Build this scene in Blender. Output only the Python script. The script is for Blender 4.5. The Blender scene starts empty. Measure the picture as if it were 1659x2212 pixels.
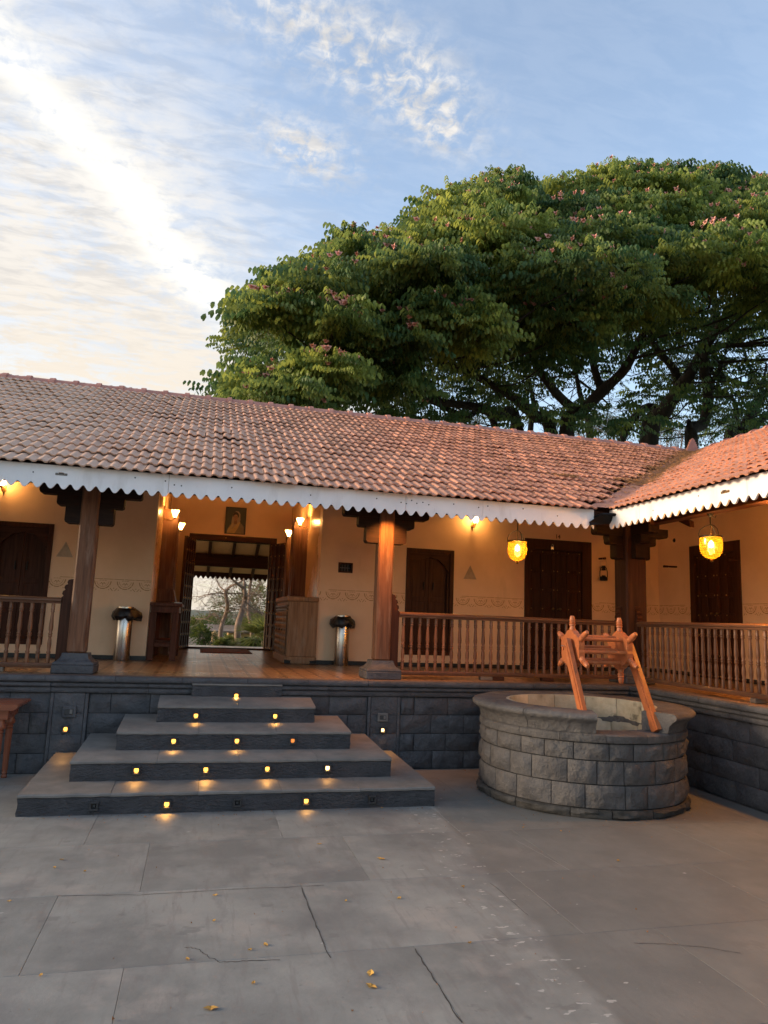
import bpy, bmesh, math, random
import numpy as np
from mathutils import Vector, Matrix, noise
S = bpy.context.scene
COL = S.collection
rnd = random.Random(7)
PI = math.pi

# ---------------------------------------------------------------- camera
def cam_axes(yaw, pitch, roll):
    cy, sy, cp, sp = math.cos(yaw), math.sin(yaw), math.cos(pitch), math.sin(pitch)
    f = Vector((sy*cp, cy*cp, sp)); r = Vector((cy, -sy, 0)); u = r.cross(f)
    c, s = math.cos(roll), math.sin(roll)
    return c*r + s*u, -s*r + c*u, f
CAM = Vector((0, 0, 1.6)); FOC = 1550.0            # focal length in pixels of a 1659 x 2212 picture
AX = cam_axes(math.radians(14.07418), math.radians(8.64011), math.radians(2.19707))
cd = bpy.data.cameras.new('camera'); cam = bpy.data.objects.new('camera', cd); COL.objects.link(cam)
cam.matrix_world = Matrix(((AX[0].x, AX[1].x, -AX[2].x, CAM.x), (AX[0].y, AX[1].y, -AX[2].y, CAM.y),
                           (AX[0].z, AX[1].z, -AX[2].z, CAM.z), (0, 0, 0, 1)))
cd.sensor_fit = 'VERTICAL'; cd.sensor_height = 36; cd.lens = FOC/2212*36
cd.clip_end = 3000; cd.clip_start = 0.05
S.camera = cam
S.render.resolution_x, S.render.resolution_y = 768, 1024

# ---------------------------------------------------------------- world, sun, exposure
SUN_AZ, SUN_EL = math.radians(-78), math.radians(13)   # azimuth from +Y towards +X
W = bpy.data.worlds.new('World'); S.world = W; W.use_nodes = True
nt = W.node_tree; nt.nodes.clear()
def wn(t, **k):
    n = nt.nodes.new(t)
    for a, b in k.items(): setattr(n, a, b)
    return n
def wm(op, a, b=None, c=None, clamp=False):
    n = wn('ShaderNodeMath', operation=op); n.use_clamp = clamp
    for i, v in enumerate((a, b, c)):
        if v is None: continue
        if isinstance(v, (int, float)): n.inputs[i].default_value = v
        else: nt.links.new(v, n.inputs[i])
    return n.outputs[0]
def wramp(fac, a, b):
    n = wn('ShaderNodeMapRange'); n.interpolation_type = 'SMOOTHSTEP'
    nt.links.new(fac, n.inputs[0]); n.inputs[1].default_value = a; n.inputs[2].default_value = b
    return n.outputs[0]
sky = wn('ShaderNodeTexSky', sky_type='NISHITA'); sky.sun_disc = False
sky.sun_elevation = SUN_EL; sky.sun_rotation = SUN_AZ
sky.altitude = 600; sky.air_density = 1.0; sky.dust_density = 3.5; sky.ozone_density = 1.0
tc = wn('ShaderNodeTexCoord'); sep = wn('ShaderNodeSeparateXYZ'); nt.links.new(tc.outputs['Generated'], sep.inputs[0])
zz = wm('ADD', wm('MAXIMUM', sep.outputs[2], 0.0), 0.1)
U = wm('DIVIDE', sep.outputs[0], zz); V = wm('DIVIDE', sep.outputs[1], zz)
cv = wn('ShaderNodeCombineXYZ'); nt.links.new(U, cv.inputs[0]); nt.links.new(V, cv.inputs[1])
def wnoise(scale, detail, rough, sx=1, sy=1, rot=0, off=(0, 0), dist=0):
    m = wn('ShaderNodeMapping'); m.inputs['Scale'].default_value = (sx, sy, 1); m.inputs['Rotation'].default_value = (0, 0, rot)
    m.inputs['Location'].default_value = (off[0], off[1], 0)
    nt.links.new(cv.outputs[0], m.inputs[0])
    n = wn('ShaderNodeTexNoise'); n.inputs['Scale'].default_value = scale; n.inputs['Detail'].default_value = detail
    n.inputs['Roughness'].default_value = rough; n.inputs['Distortion'].default_value = dist
    nt.links.new(m.outputs[0], n.inputs['Vector'])
    return n.outputs['Fac']
warp = wnoise(2.2, 3, .5)
def blob(cx, cy, ang, la, lb, soft=1.0):        # soft elongated patch of cloud on the cloud plane
    c, s = math.cos(ang), math.sin(ang)
    du = wm('SUBTRACT', U, cx); dv = wm('SUBTRACT', V, cy)
    du = wm('ADD', du, wm('MULTIPLY', wm('SUBTRACT', warp, .5), .16))
    p = wm('DIVIDE', wm('ADD', wm('MULTIPLY', du, c), wm('MULTIPLY', dv, s)), la)
    q = wm('DIVIDE', wm('SUBTRACT', wm('MULTIPLY', dv, c), wm('MULTIPLY', du, s)), lb)
    d = wm('ADD', wm('MULTIPLY', p, p), wm('MULTIPLY', q, q))
    return wm('EXPONENT', wm('MULTIPLY', d, -soft))
fine = wnoise(34, 5, .62, 1.0, .75, .5, dist=.4)             # small rippled puffs
mid = wnoise(9, 6, .6, .7, 1.4, -.5, dist=.6)
wisp = wnoise(5, 7, .62, .45, 2.6, 1.12, (3, 1), .8)
broad = wnoise(1.5, 4, .55, 1, .7, .4, (5.3, 2.1))
band = blob(-.215, 1.40, 1.13, .66, .052)                       # the long bright streak
band2 = blob(.02, 1.85, 1.0, .34, .10)
patchA = blob(.17, .985, .38, .23, .080); patchB = blob(.14, 1.215, .55, .10, .062); patchC = blob(.31, 1.05, .9, .10, .05)
left = wramp(wm('SUBTRACT', wm('MULTIPLY', V, .55), U), .42, 1.15)   # veil that thickens towards the sun's side
puff = wramp(wm('ADD', wm('MULTIPLY', fine, .65), wm('MULTIPLY', mid, .35)), .40, .66)
puffs = wm('MULTIPLY', wm('ADD', wm('ADD', patchA, patchB), patchC, clamp=True), puff)
bandd = wm('MULTIPLY', wm('ADD', band, wm('MULTIPLY', band2, .6), clamp=True), wramp(wm('ADD', wm('MULTIPLY', mid, .6), wm('MULTIPLY', fine, .4)), .33, .56))
veil = wm('MULTIPLY', left, wm('ADD', .52, wm('MULTIPLY', wramp(wm('ADD', wm('ADD', wm('MULTIPLY', mid, .45), wm('MULTIPLY', fine, .2)), wm('MULTIPLY', broad, .35)), .42, .60), .48)))
cir = wm('MULTIPLY', wramp(wm('ADD', wm('MULTIPLY', wisp, .6), wm('MULTIPLY', broad, .4)), .46, .70), wm('MULTIPLY', wramp(wm('SUBTRACT', wm('MULTIPLY', V, .5), U), .02, .8), .5))
dens = wm('ADD', wm('ADD', wm('MULTIPLY', puffs, 1.1), wm('MULTIPLY', veil, 1.0)), wm('ADD', wm('MULTIPLY', cir, .5), .14), clamp=True)
SKY_STR = 0.115
skym = wn('ShaderNodeMix', data_type='RGBA'); 
# thin high cloud: warm white, brightening the sky behind it
lowwarm = wn('ShaderNodeMix', data_type='RGBA')
nt.links.new(wramp(V, 1.2, 2.6), lowwarm.inputs[0])
rip = wn('ShaderNodeMix', data_type='RGBA'); rip2 = wnoise(17, 5, .6, .6, 1.5, -.6, (2, 7), .5)
nt.links.new(wramp(wm('ADD', wm('MULTIPLY', rip2, .6), wm('MULTIPLY', broad, .4)), .40, .58), rip.inputs[0])
rip.inputs[6].default_value = (1.60, 1.60, 1.63, 1); rip.inputs[7].default_value = (2.22, 2.14, 2.04, 1)
nt.links.new(rip.outputs[2], lowwarm.inputs[6]); lowwarm.inputs[7].default_value = (2.25, 2.02, 1.72, 1)
nt.links.new(dens, skym.inputs[0]); nt.links.new(sky.outputs[0], skym.inputs[6]); nt.links.new(lowwarm.outputs[2], skym.inputs[7])
skyb = wn('ShaderNodeMix', data_type='RGBA'); skyb.inputs[7].default_value = (2.85, 2.75, 2.52, 1)
nt.links.new(bandd, skyb.inputs[0]); nt.links.new(skym.outputs[2], skyb.inputs[6])
bg = wn('ShaderNodeBackground'); bg.inputs['Strength'].default_value = SKY_STR
nt.links.new(skyb.outputs[2], bg.inputs['Color'])
wo = wn('ShaderNodeOutputWorld'); nt.links.new(bg.outputs[0], wo.inputs[0])

sl = bpy.data.lights.new('sun', 'SUN'); sl.energy = 1.5; sl.angle = math.radians(18); sl.color = (1, .74, .50)
so = bpy.data.objects.new('sun', sl); COL.objects.link(so)
sd = Vector((math.sin(SUN_AZ)*math.cos(SUN_EL), math.cos(SUN_AZ)*math.cos(SUN_EL), math.sin(SUN_EL)))
so.rotation_euler = sd.to_track_quat('Z', 'Y').to_euler(); so.location = sd*60
S.view_settings.view_transform = 'Standard'; S.view_settings.look = 'None'
S.view_settings.exposure = 1.92; S.view_settings.gamma = 1; S.view_settings.use_curve_mapping = False
S.cycles.max_bounces = 8; S.cycles.transparent_max_bounces = 12
S.cycles.sample_clamp_indirect = 3; S.cycles.blur_glossy = 1.0
S.cycles.use_denoising = True

# ---------------------------------------------------------------- helpers
def ray(x, y):                                     # direction through a point of the 1659 x 2212 picture
    return (AX[0]*((x-829.5)/FOC) + AX[1]*(-(y-1106)/FOC) + AX[2])
def at_y(x, y, Y):                                 # world point on that ray at depth Y
    d = ray(x, y); return CAM + d*((Y-CAM.y)/d.y)
def at_z(x, y, Z):
    d = ray(x, y); return CAM + d*((Z-CAM.z)/d.z)

class MB:
    def __init__(s): s.v = []; s.f = []; s.m = []
    def add(s, verts, faces, mi=0):
        o = len(s.v); s.v += [tuple(v) for v in verts]
        s.f += [tuple(i+o for i in f) for f in faces]; s.m += [mi]*len(faces); return s
    def box(s, x0, x1, y0, y1, z0, z1, b=0.0, mi=0, T=None):
        lo = (min(x0, x1), min(y0, y1), min(z0, z1)); hi = (max(x0, x1), max(y0, y1), max(z0, z1))
        b = min([b]+[(h-l)*.45 for l, h in zip(lo, hi)])
        if b <= 0:
            vs = [(a, c, d) for a in (lo[0], hi[0]) for c in (lo[1], hi[1]) for d in (lo[2], hi[2])]
            fs = [(0, 1, 3, 2), (4, 6, 7, 5), (0, 4, 5, 1), (2, 3, 7, 6), (0, 2, 6, 4), (1, 5, 7, 3)]
        else:
            vs = []; idx = {}
            for sx in (0, 1):
                for sy in (0, 1):
                    for sz in (0, 1):
                        for a in range(3):
                            p = []
                            for k, g in enumerate((sx, sy, sz)):
                                e = hi[k] if g else lo[k]
                                p.append(e if k == a else e + (-b if g else b))
                            idx[sx, sy, sz, a] = len(vs); vs.append(tuple(p))
            fs = []
            for g in (0, 1):
                fs.append([idx[g, p, q, 0] for p, q in ((0, 0), (1, 0), (1, 1), (0, 1))])
                fs.append([idx[p, g, q, 1] for p, q in ((0, 0), (1, 0), (1, 1), (0, 1))])
                fs.append([idx[p, q, g, 2] for p, q in ((0, 0), (1, 0), (1, 1), (0, 1))])
            for p in (0, 1):
                for q in (0, 1):
                    fs.append([idx[p, q, 0, 0], idx[p, q, 1, 0], idx[p, q, 1, 1], idx[p, q, 0, 1]])
                    fs.append([idx[p, 0, q, 0], idx[p, 1, q, 0], idx[p, 1, q, 2], idx[p, 0, q, 2]])
                    fs.append([idx[0, p, q, 1], idx[1, p, q, 1], idx[1, p, q, 2], idx[0, p, q, 2]])
                    for r in (0, 1): fs.append([idx[p, q, r, 0], idx[p, q, r, 1], idx[p, q, r, 2]])
        if T: vs = [T(*v) for v in vs]
        return s.add(vs, fs, mi)
    def prism(s, poly, fn, d0, d1, mi=0):          # outline (a, b) pushed from depth d0 to d1, fn(a, b, d) -> world
        n = len(poly)
        vs = [fn(a, b, d0) for a, b in poly] + [fn(a, b, d1) for a, b in poly]
        fs = [tuple(range(n)), tuple(range(2*n-1, n-1, -1))] + [(i, (i+1) % n, (i+1) % n+n, i+n) for i in range(n)]
        return s.add(vs, fs, mi)
    def lathe(s, prof, n=12, M=None, mi=0, cap=True):   # prof: (radius, height) about local z
        vs = []; fs = []
        for r, h in prof:
            for i in range(n):
                a = 2*PI*i/n; vs.append(Vector((r*math.cos(a), r*math.sin(a), h)))
        for j in range(len(prof)-1):
            for i in range(n):
                fs.append((j*n+i, j*n+(i+1) % n, (j+1)*n+(i+1) % n, (j+1)*n+i))
        if cap:
            fs.append(tuple(range(n-1, -1, -1))); fs.append(tuple(range((len(prof)-1)*n, len(prof)*n)))
        if M is not None: vs = [M @ v for v in vs]
        return s.add(vs, fs, mi)
    def tube(s, pts, rad, n=8, mi=0):
        pts = [Vector(p) for p in pts]
        if not isinstance(rad, (list, tuple)): rad = [rad]*len(pts)
        vs = []; fs = []; up = None
        for k, p in enumerate(pts):
            t = (pts[min(k+1, len(pts)-1)]-pts[max(k-1, 0)]).normalized()
            if up is None: up = t.orthogonal().normalized()
            up = (up - t*up.dot(t)); up = up.normalized() if up.length > 1e-6 else t.orthogonal().normalized()
            w = t.cross(up)
            for i in range(n):
                a = 2*PI*i/n; vs.append(p + (up*math.cos(a)+w*math.sin(a))*rad[k])
        for k in range(len(pts)-1):
            for i in range(n):
                fs.append((k*n+i, k*n+(i+1) % n, (k+1)*n+(i+1) % n, (k+1)*n+i))
        fs.append(tuple(range(n-1, -1, -1))); fs.append(tuple(range((len(pts)-1)*n, len(pts)*n)))
        return s.add(vs, fs, mi)
    def build(s, name, mats, parent=None, smooth=None, recalc=True, origin=None):
        org = Vector(origin) if origin is not None else (WLOC[parent.name] if parent else Vector((0, 0, 0)))
        me = bpy.data.meshes.new(name)
        me.from_pydata([(x-org.x, y-org.y, z-org.z) for x, y, z in s.v], [], s.f)
        if not isinstance(mats, (list, tuple)): mats = [mats]
        for m in mats: me.materials.append(m)
        if len(mats) > 1: me.polygons.foreach_set('material_index', s.m)
        if recalc:
            bm = bmesh.new(); bm.from_mesh(me); bmesh.ops.recalc_face_normals(bm, faces=bm.faces); bm.to_mesh(me); bm.free()
        if smooth:
            me.polygons.foreach_set('use_smooth', [True]*len(me.polygons)); me.set_sharp_from_angle(angle=math.radians(smooth))
        o = bpy.data.objects.new(name, me); COL.objects.link(o)
        WLOC[o.name] = org
        if parent: o.parent = parent; o.location = org - WLOC[parent.name]
        else: o.location = org
        return o
WLOC = {}; LAMP = .52
def tag(o, label=None, cat=None, group=None, kind=None):
    if label: o['label'] = label
    if cat: o['category'] = cat
    if group: o['group'] = group
    if kind: o['kind'] = kind
    return o
def thing(name, label, cat, loc, group=None):
    o = bpy.data.objects.new(name, None); COL.objects.link(o); o.empty_display_size = .1
    o.location = loc; WLOC[o.name] = Vector(loc)
    return tag(o, label, cat, group)
def inst(src, parent, wpos, rotm=None, name=None):  # another object on the same mesh
    o = bpy.data.objects.new(name or src.name.split('.')[0], src.data); COL.objects.link(o)
    o.parent = parent; WLOC[o.name] = Vector(wpos)
    M_ = (rotm.to_4x4() if rotm else Matrix.Identity(4)); M_.translation = Vector(wpos)-WLOC[parent.name]
    o.matrix_basis = M_
    return o
def dup(root, loc, label=None, rotz=0.0):           # copy of a thing with its parts, their parts and lamps
    r = root.copy(); COL.objects.link(r); r.location = loc; r.rotation_euler = (0, 0, rotz); WLOC[r.name] = Vector(loc)
    if label: r['label'] = label
    def kids(a, b):
        for ch in list(a.children):
            c = ch.copy(); COL.objects.link(c); c.parent = b; kids(ch, c)
    kids(root, r)
    return r
def lamp(name, kind, parent, wpos, watts, color, radius=.03, **k):
    l = bpy.data.lights.new(name, kind); l.energy = watts*LAMP; l.color = color; l.shadow_soft_size = radius
    for a, b in k.items(): setattr(l, a, b)
    o = bpy.data.objects.new(name, l); COL.objects.link(o); o.parent = parent; o.location = Vector(wpos)-WLOC[parent.name]
    return o
FRONT = lambda a, z, d: (a, 10.5-d, z)              # on the long wall, d = distance out of it
RIGHT = lambda a, z, d: (7.4-d, a, z)               # on the wing's wall
BACK = lambda a, z, d: (a, 14.4-d, z)
def wbox(mb, fn, a0, a1, z0, z1, d0, d1, b=0.003, mi=0):
    return mb.box(a0, a1, z0, z1, d0, d1, b, mi, T=lambda a, z, d: fn(a, z, d))

# ---------------------------------------------------------------- materials
def mat(name, base, base2=None, rough=.6, scale=6, detail=6, lo=.35, hi=.65, stretch=(1, 1, 1), bump=.15, bscale=60, bdist=.01,
        metal=0, objvar=0.0, spots=None, attr=None, spec=.5, coat=0, trans=0, bstretch=None):
    m = bpy.data.materials.new(name); m.use_nodes = True
    t = m.node_tree; ns = t.nodes; L = t.links; p = ns['Principled BSDF']
    base2 = base2 or tuple(c*.72 for c in base)
    co = ns.new('ShaderNodeTexCoord'); mp = ns.new('ShaderNodeMapping'); mp.inputs['Scale'].default_value = stretch
    if objvar:
        oi = ns.new('ShaderNodeObjectInfo'); va = ns.new('ShaderNodeVectorMath'); va.operation = 'SCALE'
        va.inputs[0].default_value = (37.1, 17.3, 53.7); L.new(oi.outputs['Random'], va.inputs['Scale'])
        vb = ns.new('ShaderNodeVectorMath'); vb.operation = 'ADD'; L.new(co.outputs['Object'], vb.inputs[0]); L.new(va.outputs[0], vb.inputs[1])
        L.new(vb.outputs[0], mp.inputs[0])
    else: L.new(co.outputs['Object'], mp.inputs[0])
    def noi(sc, de, ro=.6, vec=mp):
        n = ns.new('ShaderNodeTexNoise'); n.inputs['Scale'].default_value = sc; n.inputs['Detail'].default_value = de
        n.inputs['Roughness'].default_value = ro; L.new(vec.outputs[0], n.inputs['Vector']); return n
    def rng(src, a, b, c=0, d=1):
        r = ns.new('ShaderNodeMapRange'); L.new(src, r.inputs[0])
        for i, v in enumerate((a, b, c, d)): r.inputs[i+1].default_value = v
        return r.outputs[0]
    def mix(f, a, b, bt='MIX'):
        x = ns.new('ShaderNodeMix'); x.data_type = 'RGBA'; x.blend_type = bt
        for i, v in ((0, f), (6, a), (7, b)):
            if isinstance(v, (int, float)): x.inputs[i].default_value = v
            elif isinstance(v, tuple): x.inputs[i].default_value = (*v[:3], 1)
            else: L.new(v, x.inputs[i])
        return x.outputs[2]
    n1 = noi(scale, detail); f1 = rng(n1.outputs['Fac'], lo, hi)
    c = mix(f1, base2, base)
    if spots:                                        # list of (colour, scale, threshold, width, amount[, stretch])
        for k, sp in enumerate(spots):
            mp2 = ns.new('ShaderNodeMapping'); mp2.inputs['Location'].default_value = (3.1*k+1.7, 7.3*k, 1.9)
            mp2.inputs['Scale'].default_value = sp[5] if len(sp) > 5 else (1, 1, 1)
            L.new(co.outputs['Object'], mp2.inputs[0])
            n = noi(sp[1], 5, .6, mp2); f = rng(n.outputs['Fac'], sp[2], sp[2]+sp[3], 0, sp[4]); c = mix(f, c, sp[0])
    if objvar:
        v = rng(oi.outputs['Random'], 0, 1, 1-objvar, 1+objvar); hs = ns.new('ShaderNodeHueSaturation')
        L.new(v, hs.inputs['Value']); L.new(c, hs.inputs['Color']); c = hs.outputs[0]
    if attr:
        at = ns.new('ShaderNodeAttribute'); at.attribute_name = attr
        v = rng(at.outputs['Fac'], 0, 1, .72, 1.3); hs = ns.new('ShaderNodeHueSaturation')
        L.new(v, hs.inputs['Value']); L.new(c, hs.inputs['Color']); c = hs.outputs[0]
    L.new(c, p.inputs['Base Color'])
    L.new(rng(n1.outputs['Fac'], .3, .7, min(1, rough*1.15), rough*.85), p.inputs['Roughness'])
    p.inputs['Metallic'].default_value = metal; p.inputs['Specular IOR Level'].default_value = spec
    if coat: p.inputs['Coat Weight'].default_value = coat; p.inputs['Coat Roughness'].default_value = .25
    if bump:
        mb = mp
        if bstretch:
            mb = ns.new('ShaderNodeMapping'); mb.inputs['Scale'].default_value = bstretch; L.new(co.outputs['Object'], mb.inputs[0])
        n2 = noi(bscale, 6, .65, mb); b = ns.new('ShaderNodeBump'); b.inputs['Strength'].default_value = bump; b.inputs['Distance'].default_value = bdist
        L.new(n2.outputs['Fac'], b.inputs['Height']); L.new(b.outputs[0], p.inputs['Normal'])
    m['mix'] = 0
    return m
def emat(name, col, strength):
    m = bpy.data.materials.new(name); m.use_nodes = True; p = m.node_tree.nodes['Principled BSDF']
    p.inputs['Base Color'].default_value = (*col, 1); p.inputs['Emission Color'].default_value = (*col, 1); p.inputs['Emission Strength'].default_value = strength
    return m
PAINT = mat('cream_wall_paint', (.80, .55, .35), (.73, .49, .30), rough=.45, spec=.3, scale=2.2, bump=.12, bscale=26, bdist=.006,
            spots=[((.60, .41, .26), 1.1, .55, .25, .35), ((.50, .35, .22), 3.0, .62, .1, .3, (1, 1, .3))])
PAINTR = mat('cream_recess_paint', (.78, .50, .27), (.70, .44, .23), rough=.26, scale=2.2, bump=.05, bscale=12, bdist=.006)
FRZ = mat('ochre_stencil_paint', (.36, .17, .06), (.48, .27, .12), rough=.7, scale=30, bump=0)
BLK = mat('black_skirting', (.012, .011, .010), rough=.4, bump=.05)
STONE = mat('painted_dark_stone', (.090, .091, .098), (.058, .060, .067), rough=.55, scale=5, bump=.9, bscale=15, bdist=.03, spec=.35, objvar=.12,
            spots=[((.10, .098, .095), 9, .60, .10, .55), ((.028, .029, .032), 2.3, .56, .2, .6), ((.40, .40, .40), 60, .735, .03, .6)])
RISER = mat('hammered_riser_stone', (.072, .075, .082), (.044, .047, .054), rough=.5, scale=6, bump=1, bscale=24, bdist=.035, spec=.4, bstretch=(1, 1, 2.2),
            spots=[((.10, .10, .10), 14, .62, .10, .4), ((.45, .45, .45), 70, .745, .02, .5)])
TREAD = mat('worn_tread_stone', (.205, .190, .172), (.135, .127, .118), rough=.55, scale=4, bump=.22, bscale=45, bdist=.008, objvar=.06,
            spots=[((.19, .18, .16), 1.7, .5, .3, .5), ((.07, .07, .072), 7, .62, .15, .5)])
WELLST = mat('grey_well_stone', (.125, .119, .115), (.082, .079, .079), rough=.65, scale=5, bump=.9, bscale=14, bdist=.035, objvar=.08, spec=.35,
             spots=[((.19, .18, .165), 4, .56, .2, .5), ((.05, .05, .052), 3, .58, .2, .6), ((.5, .49, .47), 46, .72, .03, .6)])
LINING = mat('pale_lining_stone', (.52, .47, .35), (.34, .30, .21), rough=.75, scale=5, bump=.6, bscale=30, bdist=.012, objvar=.12,
             spots=[((.09, .085, .06), 6, .6, .1, .8), ((.15, .16, .07), 2.2, .58, .2, .6)])
MOSS = mat('black_mould_stone', (.075, .072, .066), (.03, .03, .028), rough=.8, scale=9, bump=.6, bscale=30, bdist=.016, objvar=.2, spots=[((.45, .45, .44), 30, .70, .03, .7)])
JOINT = mat('dark_joint', (.034, .034, .036), rough=.9, bump=.3)
MORTAR = mat('valley_mortar', (.40, .19, .14), (.28, .135, .10), rough=.85, scale=5, bump=.6, bscale=18, bdist=.03, spots=[((.42, .20, .05), 5, .56, .12, .8)])
def wood(name, a, b, axis, rough=.48, grain=1, spec=.12, **k):
    st = {'x': (.06, 1, 1), 'y': (1, .06, 1), 'z': (1, 1, .06)}[axis]
    return mat(name, a, b, rough=rough, scale=38*grain, detail=5, lo=.3, hi=.7, stretch=st, bump=.14, bscale=55, bdist=.006, spec=spec, **k)
DW = ((.075, .028, .015), (.034, .013, .0075))
WZ = wood('dark_wood_upright', *DW, 'z', objvar=.1); WX = wood('dark_wood_long', *DW, 'x', objvar=.1); WY = wood('dark_wood_deep', *DW, 'y', objvar=.1)
PILLAR = wood('weathered_pillar_wood', (.20, .095, .052), (.095, .045, .027), 'z', rough=.5, objvar=.08,
              spots=[((.28, .19, .135), 5, .52, .2, .6, (2, 2, .35)), ((.05, .026, .018), 9, .6, .12, .6, (2, 2, .2))])
BRKT = wood('bracket_wood', (.030, .015, .010), (.014, .008, .006), 'x', rough=.6, spec=.12)
CORNER = wood('dark_corner_post_wood', (.075, .032, .018), (.032, .014, .009), 'z', rough=.5)
BALU = wood('turned_baluster_wood', (.25, .105, .048), (.10, .043, .022), 'z', rough=.40, spec=.35, objvar=.32,
            spots=[((.36, .25, .17), 9, .56, .12, .6, (1, 1, .3)), ((.04, .02, .014), 6, .62, .1, .7, (1, 1, .3))])
RAIL = wood('rail_wood_x', (.17, .078, .042), (.075, .034, .020), 'x', rough=.36, spec=.35, objvar=.1, spots=[((.30, .19, .12), 6, .6, .12, .5, (.3, 1, 1))])
RAILY = wood('rail_wood_y', (.19, .088, .046), (.085, .038, .022), 'y', rough=.36, spec=.35, objvar=.1, spots=[((.32, .20, .12), 6, .6, .12, .5, (1, .3, 1))])
REDW = mat('orange_brown_paint', (.50, .155, .052), (.40, .120, .042), rough=.38, scale=7, bump=.06, bscale=30, objvar=.05, spots=[((.55, .26, .14), 12, .60, .08, .5), ((.20, .07, .035), 7, .60, .1, .6), ((.24, .14, .10), 34, .70, .04, .6)])
TEAK = wood('table_teak', (.30, .105, .055), (.17, .058, .032), 'x', rough=.28, coat=.3)
TEAKZ = wood('table_teak_leg', (.27, .095, .05), (.15, .05, .03), 'z', rough=.28, coat=.3)
DESKW = wood('red_brown_desk_wood', (.14, .048, .026), (.065, .024, .014), 'z', rough=.5)
CABW = wood('pale_worn_cabinet_wood', (.38, .215, .115), (.20, .11, .06), 'z', rough=.6, spots=[((.40, .29, .20), 7, .52, .2, .6, (1, 1, .25))])
CABD = wood('carved_cabinet_wood', (.20, .11, .06), (.08, .042, .024), 'z', rough=.5)
WHITE = mat('white_fascia_paint', (.80, .81, .82), (.74, .75, .77), rough=.42, scale=3, bump=.06, bscale=20,
            spots=[((.52, .51, .50), 5, .56, .14, .5, (1, 1, .25)), ((.50, .40, .32), 14, .68, .06, .6, (1, 1, .3)), ((.60, .60, .61), 1.2, .5, .2, .4)])
IRON = mat('black_iron', (.018, .016, .015), rough=.45, bump=.1, metal=.6)
BRASS = mat('aged_brass', (.42, .25, .09), (.20, .12, .05), rough=.35, metal=1, bump=.05, scale=20)
STEEL = mat('brushed_steel', (.66, .60, .53), (.54, .48, .42), rough=.28, metal=1, bump=.03, bscale=80, stretch=(1, 1, .05))
BAG = mat('black_bin_liner', (.010, .010, .011), rough=.3, bump=.5, bscale=30, bdist=.02)
RUBBER = mat('dark_plastic', (.035, .035, .037), rough=.5, bump=.03)
SWITCH = mat('grey_switch_plastic', (.16, .15, .14), rough=.45, bump=.02)
MATRED = mat('red_coir_mat', (.20, .055, .030), (.12, .03, .02), rough=.95, scale=60, bump=.7, bscale=240, bdist=.006)
BULB = emat('bulb_glow', (1, .72, .34), 13); STEPGLOW = emat('step_lens_glow', (1, .40, .06), 1.15); STEPPALE = emat('pale_lens_glow', (1, .55, .22), 1.5)
STEPDIM = emat('dim_lens_glow', (1, .30, .06), .25)
# roof tile paint: dusty beige on the weathered left, brick red to the right
def tile_mat():
    m = mat('clay_roof_tile', (.62, .285, .18), (.47, .21, .135), rough=.72, scale=9, bump=.35, bscale=40, bdist=.008, objvar=.12, attr='rnd', spec=.2)
    t = m.node_tree; ns = t.nodes; L = t.links; p = ns['Principled BSDF']
    src = p.inputs['Base Color'].links[0].from_socket
    g = ns.new('ShaderNodeNewGeometry'); sx = ns.new('ShaderNodeSeparateXYZ'); L.new(g.outputs['Position'], sx.inputs[0])
    n = ns.new('ShaderNodeTexNoise'); n.inputs['Scale'].default_value = .9; n.inputs['Detail'].default_value = 4; L.new(g.outputs['Position'], n.inputs['Vector'])
    a = ns.new('ShaderNodeMath'); a.operation = 'MULTIPLY_ADD'; L.new(n.outputs['Fac'], a.inputs[0]); a.inputs[1].default_value = 2.6; L.new(sx.outputs[0], a.inputs[2])
    r = ns.new('ShaderNodeMapRange'); L.new(a.outputs[0], r.inputs[0]); r.inputs[1].default_value = -.6; r.inputs[2].default_value = 5.0; r.inputs[3].default_value = .76; r.inputs[4].default_value = .0
    x = ns.new('ShaderNodeMix'); x.data_type = 'RGBA'; L.new(r.outputs[0], x.inputs[0]); L.new(src, x.inputs[6]); x.inputs[7].default_value = (.60, .445, .33, 1)
    n2 = ns.new('ShaderNodeTexNoise'); n2.inputs['Scale'].default_value = 14; n2.inputs['Detail'].default_value = 6; L.new(g.outputs['Position'], n2.inputs['Vector'])
    r2 = ns.new('ShaderNodeMapRange'); L.new(n2.outputs['Fac'], r2.inputs[0]); r2.inputs[1].default_value = .54; r2.inputs[2].default_value = .72; r2.inputs[4].default_value = .4
    x2 = ns.new('ShaderNodeMix'); x2.data_type = 'RGBA'; L.new(r2.outputs[0], x2.inputs[0]); L.new(x.outputs[2], x2.inputs[6]); x2.inputs[7].default_value = (.25, .15, .115, 1)
    L.new(x2.outputs[2], p.inputs['Base Color'])
    return m
TILE = tile_mat()
RIDGE = mat('ridge_tile_clay', (.52, .24, .18), (.40, .18, .14), rough=.75, scale=6, bump=.3, bscale=30, bdist=.01, objvar=.1)
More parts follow.
